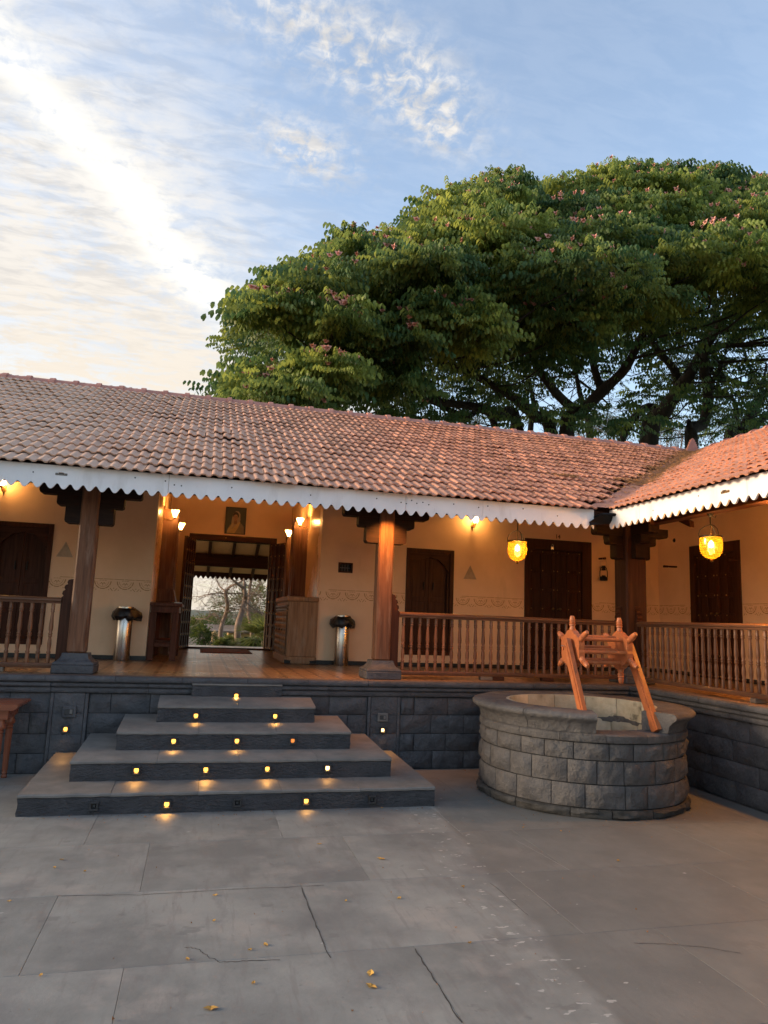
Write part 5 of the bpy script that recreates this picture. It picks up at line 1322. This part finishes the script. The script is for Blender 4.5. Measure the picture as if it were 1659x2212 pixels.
def fronds(P, H, L, rv, pairs=5, droop=1.0, wid=.075, length=.27):
    """compound leaves: a rachis leaving P along H, with pinnae hanging from it like a comb. Returns quads and a value per quad"""
    n = len(P); H = unit(H); up = np.array([0, 0, 1.0]); side = unit(np.cross(H, up)+1e-4)
    Vs = []; vals = []
    for k in range(pairs):
        t = (k+.6)/pairs
        c = P + H*(L*t)[:, None] + up*(-.38*L*t*t)[:, None]
        w = H*(L*wid)[:, None] - up*(L*wid*.4*t)[:, None]
        for s in (-1, 1):
            d = unit(side*s*(.62-.25*t) - up*droop + H*.20 + nr.normal(0, .10, (n, 3)))
            l = (L*length*4*(.30+.10*math.sin(PI*t))*nr.uniform(.85, 1.15, n)*.62)[:, None]
            mid = c+d*l*.55+side*s*.02; end = c+d*l - up*l*.12
            q = np.stack([c-w*.6, c+w*.6, mid+w, mid-w], 1); q2 = np.stack([mid-w, mid+w, end+w*.35, end-w*.35], 1)
            Vs += [q.reshape(-1, 3), q2.reshape(-1, 3)]; v = np.clip(rv+nr.normal(0, .06, n), 0, 1); vals += [v, v]
    return np.concatenate(Vs), np.concatenate(vals)
def limb(mb, pts, r0, r1, n=8, sub=4):
    pts = [Vector(p) for p in pts]; out = []
    for i in range(len(pts)-1):
        p0, p1, p2, p3 = pts[max(i-1, 0)], pts[i], pts[i+1], pts[min(i+2, len(pts)-1)]
        for s in range(sub):
            t = s/sub; out.append(.5*((2*p1)+(p2-p0)*t+(2*p0-5*p1+4*p2-p3)*t*t+(3*p1-p0-3*p2+p3)*t**3))
    out.append(pts[-1]); N = len(out)
    mb.tube(out, [r0+(r1-r0)*(i/(N-1))**.8*1.0+.03*r0*math.sin(i*1.7) for i in range(N)], n); return out
def twigs(mb, p, d, r, ln, depth, spread=.55, n=5, grav=0.0, kids=(2, 3)):
    pts = [p]; q = Vector(p); dd = Vector(d).normalized()
    for s in range(4):
        dd = (dd+Vector((rnd.gauss(0, .16), rnd.gauss(0, .16), rnd.gauss(0, .12)+grav))).normalized(); q = q+dd*ln/4; pts.append(q.copy())
    mb.tube(pts, [r*(1-.5*i/4) for i in range(5)], n if depth > 1 else 3)
    if depth <= 0: return [pts[-1]]
    tips = []
    for c in range(rnd.randint(*kids)):
        b = pts[rnd.choice((2, 3, 4, 4))]; nd = (dd+Vector((rnd.gauss(0, spread), rnd.gauss(0, spread), rnd.gauss(0, spread*.7)))).normalized()
        tips += twigs(mb, b, nd, r*.52, ln*rnd.uniform(.6, .85), depth-1, spread, n, grav, kids)
    return tips

# the great rain tree behind the roof
TY = 23.0
tree = thing('rain_tree', 'huge spreading rain tree with pink blossoms and dark limbs rising behind the tiled roof', 'tree', (15.2, TY, 0))
def zoomp(x, y, Y, ox=1936, oy=600, s=1136/1659): return at_y((ox+x*s)*.54, (oy+y*s)*.54, Y)
tk = MB()
def traced(pts, r0, r1, Y0, Y1, base=True, z=zoomp, n=10):
    r0, r1 = r0*.80, r1*.8
    P = [z(x, y, Y0+(Y1-Y0)*i/(len(pts)-1)) for i, (x, y) in enumerate(pts)]
    if base: P = [Vector((P[0].x+(P[0].x-P[1].x)*1.0, P[0].y, 0))] + P
    return limb(tk, P, r0, r1, n)
ends = []
ends.append(traced([(960, 1720), (1050, 1530), (1140, 1400), (1270, 1200), (1380, 1010), (1560, 800), (1700, 600)], .52, .10, TY, TY-3))
ends.append(traced([(1140, 1400), (1110, 1280), (1020, 1180), (960, 1060), (930, 900)], .24, .07, TY-.3, TY-3, False))
ends.append(traced([(1250, 1230), (1320, 1060), (1350, 900), (1330, 700), (1300, 500)], .22, .06, TY-1, TY+1, False))
ends.append(traced([(1050, 1530), (960, 1500), (880, 1560), (830, 1640), (800, 1720)], .20, .17, TY, TY+.2, False))
ends.append(traced([(480, 1680), (560, 1540), (690, 1410), (830, 1270), (940, 1060), (1120, 870), (1300, 700)], .40, .08, TY-1, TY-4))
ends.append(traced([(690, 1410), (640, 1250), (640, 1050), (700, 880), (760, 700)], .20, .06, TY-1.5, TY-4, False))
ends.append(traced([(560, 1540), (440, 1440), (330, 1300), (260, 1180), (150, 1060), (60, 900)], .24, .06, TY-1.2, TY-5, False))
ends.append(traced([(400, 1690), (300, 1560), (180, 1450), (60, 1380), (-110, 1290), (-280, 1230)], .34, .10, TY-.5, TY-4))
ends.append(traced([(200, 1640), (90, 1560), (-60, 1500), (-230, 1475), (-420, 1420), (-560, 1330), (-700, 1300)], .30, .07, TY+.5, TY-4))
ends.append(traced([(60, 1600), (-100, 1560), (-240, 1500), (-330, 1430), (-420, 1330), (-470, 1190)], .20, .05, TY+1, TY-3))
ends.append(traced([(620, 1700), (600, 1560), (560, 1420), (520, 1250), (420, 1050), (330, 860)], .22, .05, TY+1.5, TY+2))
ends.append(traced([(270, 1660), (290, 1500), (250, 1330), (130, 1180)], .18, .05, TY+1.5, TY+3))
ends.append(traced([(1500, 1000), (1620, 900), (1800, 700)], .16, .06, TY-1, TY-2, False))
ends.append(traced([(1280, 1200), (1430, 1130), (1560, 1060), (1700, 1000)], .14, .06, TY-.5, TY-2, False))
# crown: flat-topped pads of foliage on a broad dome, thinning underneath
def proj(p):
    d = Vector(p)-CAM; w = d.dot(AX[2]); return 829.5+FOC*d.dot(AX[0])/w, 1106-FOC*d.dot(AX[1])/w
LIMX = [(300, 905), (600, 895), (720, 870), (900, 835), (1100, 815), (1300, 785), (1500, 740), (1700, 715), (3000, 715)]
def open_below(p):                                   # the airy space under the canopy, where the limbs show
    x, y = proj(p); lim = np.interp(x, [a for a, b in LIMX], [b for a, b in LIMX]); return y > lim+25*noise.noise(Vector((x*.02, 0, 0)))
OUTL = [(380, 910), (446, 868), (474, 800), (508, 705), (560, 650), (600, 590), (695, 562), (722, 528), (790, 492), (868, 505), (905, 450), (1000, 408), (1095, 368), (1130, 398), (1250, 392), (1330, 368), (1480, 362), (1560, 385), (1700, 392), (2300, 470)]
SKX, SKY = [a for a, b in OUTL], [b for a, b in OUTL]
def crest(px, y):                                    # height of the crown's top surface in the direction px at depth y
    py = np.interp(px, SKX, SKY)+16*noise.noise(Vector((px*.03, 1, y*.3)))+8*noise.noise(Vector((px*.09, 4, y)))
    return at_y(px, py, y)
def spills(x, y, z, r):                             # would the pad bulge past the crown's outline?
    for dx, dz in ((-1.05, .2), (-.7, .85), (0, 1.2), (.7, .85)):
        px, py = proj((x+dx*r, y, z+dz*r))
        if py < np.interp(px, SKX, SKY)-6 or px < 480: return True
    return False
pads = []; mounds = []
tries = 0
while len(mounds) < 165 and tries < 60000:           # rounded boughs of foliage, tier above tier
    tries += 1
    px, y = nr.uniform(440, 2150), nr.uniform(15.2, 28)
    c = crest(px, y); zb = 6.8+.10*max(0, c.x)
    h = 1-max(0, (20.5-y)/7.2)**1.6*.80 if y < 20.5 else 1-max(0, (y-23.5)/8)**2*.6
    Rm = nr.uniform(.95, 2.1) if nr.random() < .75 else nr.uniform(.6, .95)
    z = zb+(c.z-.62*Rm-zb)*h
    if spills(c.x, y, z, Rm*.92) or z < 7 or (open_below((c.x, y, z-.2)) and nr.random() < .96): continue
    if all((c.x-a)**2+(y-b)**2+((z-q)*1.45)**2 > (.72*(Rm+rr))**2 for a, b, q, rr in mounds): mounds.append((c.x, y, z, Rm))
for _ in range(400):                                 # low boughs that hang in front, over the ridge
    if len(mounds) > 190: break
    px, y = nr.uniform(500, 1420), nr.uniform(15.5, 18.5); lim = np.interp(px, [a for a, b in LIMX], [b for a, b in LIMX])
    p = at_y(px, nr.uniform(640, max(660, lim-(15 if px < 880 else 75))), y); Rm = nr.uniform(.5, .95)
    if spills(p.x, y, p.z, Rm): continue
    if all((p.x-a)**2+(y-b)**2+((p.z-q)*1.45)**2 > (.68*(Rm+rr))**2 for a, b, q, rr in mounds): mounds.append((p.x, y, p.z, Rm))
for (x, y, z, Rm) in mounds:
    tn = .33+.5*noise.noise(Vector((x*.3, y*.3, z*.4)))+nr.normal(0, .08)
    n = int(13*Rm*Rm)+5
    for k in range(n):
        a = nr.uniform(0, 2*PI); e = math.asin(nr.uniform(-.12, 1)); rp = Rm*nr.uniform(.82, 1.02)
        pads.append((x+rp*math.cos(a)*math.cos(e), y+rp*math.sin(a)*math.cos(e), z+rp*.82*math.sin(e)-.15, nr.uniform(.34, .62), 1.0+.001*tn))
TONE = {}
n_top = len(pads)
# lower tiers hanging inside and at the front rim
for _ in range(330):
    px, y = nr.uniform(470, 2100), nr.uniform(17.5, 25); c = crest(px, y); z = 7.2+(c.z-7.2)*nr.uniform(.15, .75)
    r = nr.uniform(.5, 1.0)
    if spills(c.x, y, z, r) or (open_below((c.x, y, z-.3)) and nr.random() < .92): continue
    pads.append((c.x, y, z, r, .6))
for _ in range(34):                                  # a low skirt of foliage at the left end, just over the ridge
    px, py = nr.uniform(470, 900), nr.uniform(810, 905); p = at_y(px, max(py, np.interp(px, SKX, SKY)+25), nr.uniform(19.5, 26)); pads.append((p.x, p.y, p.z-.2, nr.uniform(.5, .95), .75))
# thin leafy twigs deep inside, seen against the sky
for _ in range(230):
    px, py = nr.uniform(860, 1690), 690+nr.uniform(0, 1)**1.3*245; p = at_y(px, py, nr.uniform(19, 30)); pads.append((p.x, p.y, p.z, nr.uniform(.45, .95), .26))
P = []; Hh = []; L = []; R = []; PK = []
for (x, y, z, r, dn) in pads:
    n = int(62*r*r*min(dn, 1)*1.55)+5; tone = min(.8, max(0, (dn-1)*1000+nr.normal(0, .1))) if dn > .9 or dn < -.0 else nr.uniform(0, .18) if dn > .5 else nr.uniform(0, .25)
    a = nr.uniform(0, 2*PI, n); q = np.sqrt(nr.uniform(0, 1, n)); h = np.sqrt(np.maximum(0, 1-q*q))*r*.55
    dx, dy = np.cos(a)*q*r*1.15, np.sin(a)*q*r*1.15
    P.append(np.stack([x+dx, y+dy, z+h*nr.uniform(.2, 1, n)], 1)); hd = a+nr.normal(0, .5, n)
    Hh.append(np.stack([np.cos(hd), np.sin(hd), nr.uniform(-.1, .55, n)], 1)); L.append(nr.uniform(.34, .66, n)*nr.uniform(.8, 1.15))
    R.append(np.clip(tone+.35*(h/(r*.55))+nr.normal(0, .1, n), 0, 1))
    if dn > .7:
        for _ in range(nr.integers(0, 5)):
            b = nr.uniform(0, 2*PI); qq = math.sqrt(nr.uniform(0, 1)); PK.append((x+math.cos(b)*qq*r, y+math.sin(b)*qq*r, z+r*.6*math.sqrt(1-qq*qq)+.2))
P = np.concatenate(P); Hh = np.concatenate(Hh); L = np.concatenate(L); R = np.concatenate(R)
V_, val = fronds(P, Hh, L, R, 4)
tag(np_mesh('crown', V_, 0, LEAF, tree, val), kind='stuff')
# limbs reach up into the pads
allp = [(e[i], i/len(e)) for e in ends for i in range(len(e)//3, len(e), 2)]
for (x, y, z, r, dn) in [(a, b, c, d, 1) for a, b, c, d in mounds]+pads[n_top::6]:
    t = Vector((x, y, z)); b = min(allp, key=lambda a: (a[0]-t).length+(3 if a[0].z > z else 0))[0]
    if (b-t).length > 9: continue
    m1 = b.lerp(t, .5)+Vector((rnd.gauss(0, .4), rnd.gauss(0, .3), -.35)); m2 = b.lerp(t, .8)+Vector((rnd.gauss(0, .25), 0, -.1))
    rr_ = min(.065, .015+.007*(b-t).length); limb(tk, [b, m1, m2, t], rr_, .015, 5, 3)
for _ in range(230):                                  # fine bare twigs in the gaps
    px, py = rnd.uniform(880, 1680), rnd.uniform(720, 930); p = at_y(px, py, rnd.uniform(20, 26)); twigs(tk, p, Vector((rnd.gauss(0, 1), 0, rnd.uniform(-.2, .8))), .02, 1.3, 2)
tk.build('trunk', BARK, tree, smooth=60, recalc=False)
pk_ = np.array(PK); k_ = len(pk_); bl = []
for d0, d1 in (((1, 0, 0), (0, 0, 1)), ((0, 1, 0), (0, 0, 1)), ((.7, .7, 0), (.5, -.5, .3)), ((.7, -.7, 0), (.5, .5, .3))):
    a_, b_ = np.array(d0, float), np.array(d1, float); s_ = nr.uniform(.06, .105, (k_, 1))
    bl.append(np.stack([pk_-a_*s_*.35-b_*s_*.5, pk_+a_*s_*.35-b_*s_*.5, pk_+a_*s_+b_*s_*.5, pk_-a_*s_+b_*s_*.5], 1).reshape(-1, 3))
tag(np_mesh('blossoms', np.concatenate(bl), 0, PINK, tree, np.zeros(4*k_)), kind='stuff')

def simple_tree(name, label, limbs, rads, Y, mat_, cat='tree', tw=0, depth=2, group=None, leaves=None, z=zoomp, ln=1.2, base=True, tr=.03, lmat=None):
    P0 = z(*limbs[0][0], Y); t = thing(name, label, cat, (P0.x, Y, 0), group); mb = MB(); pts_all = []
    for pts, (r0, r1) in zip(limbs, rads):
        Q = [z(x, y, Y+.25*i*math.sin(len(pts)*1.7+i)) for i, (x, y) in enumerate(pts)]
        if base and pts is limbs[0]: Q = [Vector((Q[0].x, Q[0].y, -.02))]+Q if Q[0].z > .4 else [Vector((Q[0].x, Q[0].y, -.02))]+Q[1:]
        o = limb(mb, Q, r0, r1, 9); pts_all += o[len(o)//2:]
    tips = []
    for _ in range(tw):
        b = rnd.choice(pts_all); tips += twigs(mb, b, Vector((rnd.gauss(0, 1), rnd.gauss(0, .5), rnd.gauss(.15, .6))), tr, ln, depth, .5)
    mb.build('trunk', mat_, t, smooth=60, recalc=False)
    if leaves and tips:
        n = leaves; c = np.array([tuple(rnd.choice(tips)) for _ in range(n)])+nr.normal(0, .18, (n, 3)); hd = nr.uniform(0, 2*PI, n)
        V2, v2 = fronds(c, np.stack([np.cos(hd), np.sin(hd), nr.uniform(-.2, .4, n)], 1), nr.uniform(.25, .45, n), nr.uniform(0, .5, n), 3)
        tag(np_mesh('crown', V2, 0, lmat or LEAF, t, v2), kind='stuff')
    return t
simple_tree('crooked_tree', 'slim dark crooked tree with a broken stub rising just behind the red finial', [[(1215, 1800), (1212, 1640), (1280, 1600), (1305, 1500), (1310, 1380), (1285, 1290), (1290, 1200)], [(1212, 1650), (1200, 1600), (1195, 1585)], [(1300, 1360), (1370, 1330), (1450, 1345), (1540, 1380)], [(1310, 1380), (1380, 1280), (1390, 1200)]],
            [(.26, .17), (.12, .09), (.12, .05), (.12, .05)], 22.5, BARK, tw=26, depth=2, leaves=420, tr=.028, ln=1.0)
simple_tree('leaning_tree', 'dark tree with two leaning stems at the right edge behind the wing roof', [[(1430, 1760), (1490, 1660), (1560, 1540), (1680, 1380)], [(1490, 1690), (1590, 1600), (1720, 1500)], [(1500, 1640), (1480, 1560), (1450, 1440)], [(1560, 1540), (1620, 1400), (1650, 1250)]],
            [(.28, .14), (.2, .12), (.10, .05), (.1, .04)], 24, BARK, tw=34, depth=2, leaves=260, tr=.028, ln=1.1)
# feathery trees much farther away, under the big crown
def far_tree(px, py, Y, w, h, label, nfr, tone=.4, dens=1):
    c = at_y(px, py, Y); t = thing('feathery_tree', label, 'tree', (c.x, Y, 0), 'feathery trees in the distance behind the roof'); mb = MB(); limb(mb, [(c.x, Y, 0), (c.x+.2, Y, c.z*.4), (c.x, Y, c.z*.9)], .16, .06)
    n = nfr; a = nr.normal(0, .45, (n, 3))*np.array([w, w*.8, h]); p = np.array(c)+a
    for _ in range(26): limb(mb, [(c.x, Y, c.z*.55), tuple(Vector((c.x, Y, c.z*.8)).lerp(Vector(p[rnd.randrange(n)]), .6)+Vector((0, 0, .3))), tuple(p[rnd.randrange(n)])], .035, .012, 4, 3)
    mb.build('trunk', TWIG, t, recalc=False); hd = nr.uniform(0, 2*PI, n)
    V2, v2 = fronds(p, np.stack([np.cos(hd), np.sin(hd), nr.uniform(-.1, .2, n)], 1), nr.uniform(.5, .9, n), np.clip(nr.normal(tone, .2, n), 0, 1), 4, .35, .03, .16)
    tag(np_mesh('crown', V2, 0, LEAF3, t, v2), kind='stuff')
far_tree(1440, 925, 44, 4.0, 2.0, 'wispy pale tree far off, seen under the big crown between its trunk and the finial', 900)
far_tree(1600, 930, 46, 4.5, 2.2, 'wispy pale tree far off, to the right of the finial', 800)
far_tree(1290, 915, 42, 3.4, 1.6, 'grey-green tree far off, between the two main trunks of the big tree', 1000, .6)
far_tree(1010, 905, 44, 2.6, 1.0, 'light green treetop far off, just above the ridge left of the big trunk', 500, .9)

# ---------------------------------------------------------------- garden seen through the entrance
zd = lambda x, y, Y: at_y((700+x*400/1264)*.54, (2000+y*400/1264)*.54, Y)
simple_tree('bare_tree', 'bare pale tree forking in two, seen through the doorway on the left', [[(572, 1800), (580, 1650), (600, 1560), (640, 1450), (665, 1330), (640, 1190), (640, 1140)], [(640, 1160), (690, 1100), (765, 1065), (850, 1020), (900, 960)], [(600, 1560), (555, 1490), (480, 1440), (380, 1500), (260, 1500)], [(640, 1150), (570, 1100), (540, 1040), (500, 960)], [(650, 1420), (740, 1390), (840, 1385), (980, 1410), (1130, 1440)], [(640, 1190), (520, 1180), (400, 1210), (240, 1300)]],
            [(.12, .065), (.06, .03), (.032, .012), (.038, .012), (.032, .010), (.026, .008)], 31.5, PBARK, tw=120, depth=2, z=zd, ln=.7, tr=.008)
simple_tree('bare_tree', 'bare pinkish tree with a thick leaning trunk, seen in the middle of the doorway', [[(800, 1850), (790, 1700), (800, 1560), (850, 1400), (885, 1260), (890, 1190)], [(890, 1200), (850, 1110), (790, 1060), (720, 1000), (660, 960)], [(885, 1210), (880, 1080), (870, 960)], [(880, 1270), (960, 1350), (1080, 1420), (1160, 1500)], [(850, 1180), (700, 1185), (560, 1180), (420, 1190), (300, 1230)]],
            [(.155, .10), (.075, .035), (.075, .045), (.036, .012), (.03, .010)], 30.5, PBARK, tw=120, depth=2, z=zd, ln=.7, tr=.008, group=None)
simple_tree('bare_tree', 'slim bare tree standing nearest the right door leaf in the doorway view', [[(975, 1680), (960, 1560), (930, 1450), (930, 1330), (940, 1180), (965, 1000)], [(935, 1250), (1030, 1130), (1080, 1040)], [(940, 1180), (1050, 1200), (1130, 1290)]],
            [(.11, .06), (.036, .016), (.03, .014)], 33, PBARK, tw=70, depth=2, z=zd, ln=.6, tr=.007)
def bush(name, label, x, y, Y, w, h, n, tone, m=LEAF2, cat='bush', ln=(.16, .30), trunk=True, stalk=.035):
    c = zd(x, y, Y); t = thing(name, label, cat, (c.x, Y, 0), None); u = nr.normal(0, 1, (n, 3)); u /= np.linalg.norm(u, axis=1, keepdims=True)
    rr2 = nr.uniform(.45, 1.05, n)*(1+.35*np.array([noise.noise(Vector(tuple(q*2.2))+Vector((x*.01, 0, 0))) for q in u]))
    p = np.array(c)+u*rr2[:, None]*np.array([w, w*.8, h]); p[:, 2] = np.maximum(p[:, 2], .05)
    V2, v2 = fronds(p, u+np.array([0, 0, .2]), nr.uniform(*ln, n), np.clip(tone+.3*u[:, 2]+nr.normal(0, .15, n), 0, 1), 3, .5, .13, .2)
    tag(np_mesh('foliage', V2, 0, m, t, v2), kind='stuff'); mb = MB(); limb(mb, [(c.x, Y, -.02), (c.x+.1, Y, max(c.z*.5, .2)), tuple(c)], stalk*1.6, stalk*.5)
    for _ in range(5): limb(mb, [(c.x, Y, max(c.z*.4, .15)), tuple(Vector(c).lerp(Vector(p[rnd.randrange(n)]), .7))], stalk*.6, stalk*.2, 5, 2)
    mb.build('stem', TWIG, t, recalc=False); return t
bush('leafy_tree', 'dense green tree behind the bare trees in the middle of the doorway', 830, 1420, 42, 1.75, 1.45, 1500, .35, cat='tree')
bush('leafy_tree', 'bright green tall tree behind, at the right side of the doorway', 1060, 1330, 45, 1.01, 1.68, 1300, .6, cat='tree')
bush('leafy_tree', 'olive tree low at the left of the doorway view', 420, 1600, 46, 1.51, 0.64, 1100, .5, cat='tree')
bush('leafy_tree', 'tree with yellowing leaves low on the right of the doorway view', 1050, 1560, 40, 0.92, 0.60, 900, .8, cat='tree')
bush('leafy_tree', 'dim green tree in the left corner of the doorway view', 230, 1620, 44, 0.76, 0.60, 700, .3, cat='tree')
bush('shrub', 'dark leafy potted-looking shrub on a thin stem left in the doorway', 340, 1700, 29, 0.32, 0.30, 260, .25)
bush('shrub', 'small round shrub at the foot of the left bare tree', 590, 1810, 30, 0.19, 0.14, 220, .3)
bush('shrub', 'dry yellowish hedge clump between the bare trunks', 700, 1790, 30.5, 0.25, 0.16, 240, .9); bush('shrub', 'dry yellowish hedge clump right of the thick bare trunk', 900, 1810, 30.5, 0.29, 0.14, 260, .85)
bush('shrub', 'small green clump beside the right door leaf', 1000, 1800, 29, 0.17, 0.12, 160, .6)
fpz = zd(1110, 1810, 27.5); fp_ = thing('fan_palm', 'yellow-green fan palm beside the right door leaf', 'palm', (fpz.x, 27.5, 0)); mb = MB(); limb(mb, [(fpz.x, 27.5, -.02), (fpz.x, 27.5, .7)], .08, .06); mb.build('trunk', TWIG, fp_, recalc=False)
vs = []; vv = []
for i in range(34):
    a = nr.uniform(0, 2*PI); el = nr.uniform(.0, 1.3); d = np.array([math.cos(a)*math.cos(el), math.sin(a)*math.cos(el), math.sin(el)]); s_ = np.cross(d, [0, 0, 1]); s_ /= np.linalg.norm(s_)+1e-6; b0 = np.array([fpz.x, 27.5, .7])
    for k in range(9):
        th = -1.0+2.0*k/8; e = b0+d*.5; dd = d*math.cos(th)+s_*math.sin(th)-np.array([0, 0, .25]); w = s_*math.cos(th)*.025-d*math.sin(th)*.025
        vs += [e-w, e+w, e+dd*.5+w*.9, e+dd*.5-w*.9]; vs += [e+dd*.5-w*.9, e+dd*.5+w*.9, e+dd*.95-np.array([0, 0, .12])+w*.1, e+dd*.95-np.array([0, 0, .12])-w*.1]; vv += [.9-.25*nr.random()]*2
    vs += [b0-s_*.012, b0+s_*.012, b0+d*.5+s_*.008, b0+d*.5-s_*.008]; vv += [.5]
tag(np_mesh('fronds', np.array(vs), 0, LEAF2, fp_, np.array(vv)), kind='stuff')
WALLP = mat('pale_garden_wall', (.62, .50, .42), (.5, .40, .33), rough=.8, scale=2); YEL = mat('ochre_house_wall', (.50, .34, .15), (.40, .27, .12), rough=.8, scale=2)
p0, p1 = zd(110, 1730, 34), zd(505, 1740, 34); mb = MB(); mb.box(p0.x, p1.x, 34, 34.2, 0, p0.z, .02); tag(mb.build('garden_wall', WALLP), 'low pale garden wall at the left of the doorway view', 'wall')
p2 = zd(505, 1695, 33.8); mb = MB(); mb.box(p2.x-.13, p2.x+.13, 33.7, 33.95, 0, p2.z, .02); mb.lathe([(.16, p2.z), (.14, p2.z+.08), (.03, p2.z+.16)], 10, Matrix.Translation((p2.x, 33.82, 0))); tag(mb.build('gate_post', YEL), 'ochre gate post at the end of the low pale wall', 'post')
p3, p4 = zd(690, 1660, 38), zd(1010, 1670, 38); ho = thing('ochre_outbuilding', 'low ochre outbuilding with a grey sheet roof behind the bare trunks', 'building', ((p3.x+p4.x)/2, 39, 0))
MB().box(p3.x, p4.x+1.2, 38, 41, 0, p3.z-.09).build('wall', YEL, ho); MB().add([(p3.x-1.3, 37.5, p3.z-.08), (p4.x+1.6, 37.5, p3.z-.02), (p4.x+1.6, 41, p3.z+.2), (p3.x-1.3, 41, p3.z+.2), (p3.x-1.3, 37.5, p3.z+.0), (p4.x+1.6, 37.5, p3.z+.06), (p4.x+1.6, 41, p3.z+.28), (p3.x-1.3, 41, p3.z+.28)], [(0, 1, 2, 3), (7, 6, 5, 4), (0, 4, 5, 1), (1, 5, 6, 2), (2, 6, 7, 3), (3, 7, 4, 0)]).build('roof', mat('brown_sheet_roof', (.20, .14, .10), bump=.05), ho)
MB().box(p3.x+.75, p3.x+1.3, 37.97, 38.0, 0.01, p3.z-.25).build('doorway', IRON, ho)
# distant wooded skyline all round
hv = []; hf = []
for i in range(181):
    a = 2*PI*i/180; R0 = 420; h = 4+2*noise.noise(Vector((math.cos(a)*3, math.sin(a)*3, 1)))+1.5*noise.noise(Vector((math.cos(a)*22, math.sin(a)*22, 4)))
    hv += [(R0*math.cos(a), R0*math.sin(a), -1), (R0*math.cos(a)*1.02, R0*math.sin(a)*1.02, h*.6), ((R0+60)*math.cos(a), (R0+60)*math.sin(a), h)]
for i in range(180): q = i*3; hf += [(q, q+3, q+4, q+1), (q+1, q+4, q+5, q+2)]
tag(MB().add(hv, hf).build('hills', mat('hazy_wooded_hill', (.17, .17, .12), (.13, .14, .09), rough=1, scale=.05, bump=0), smooth=60), kind='structure')
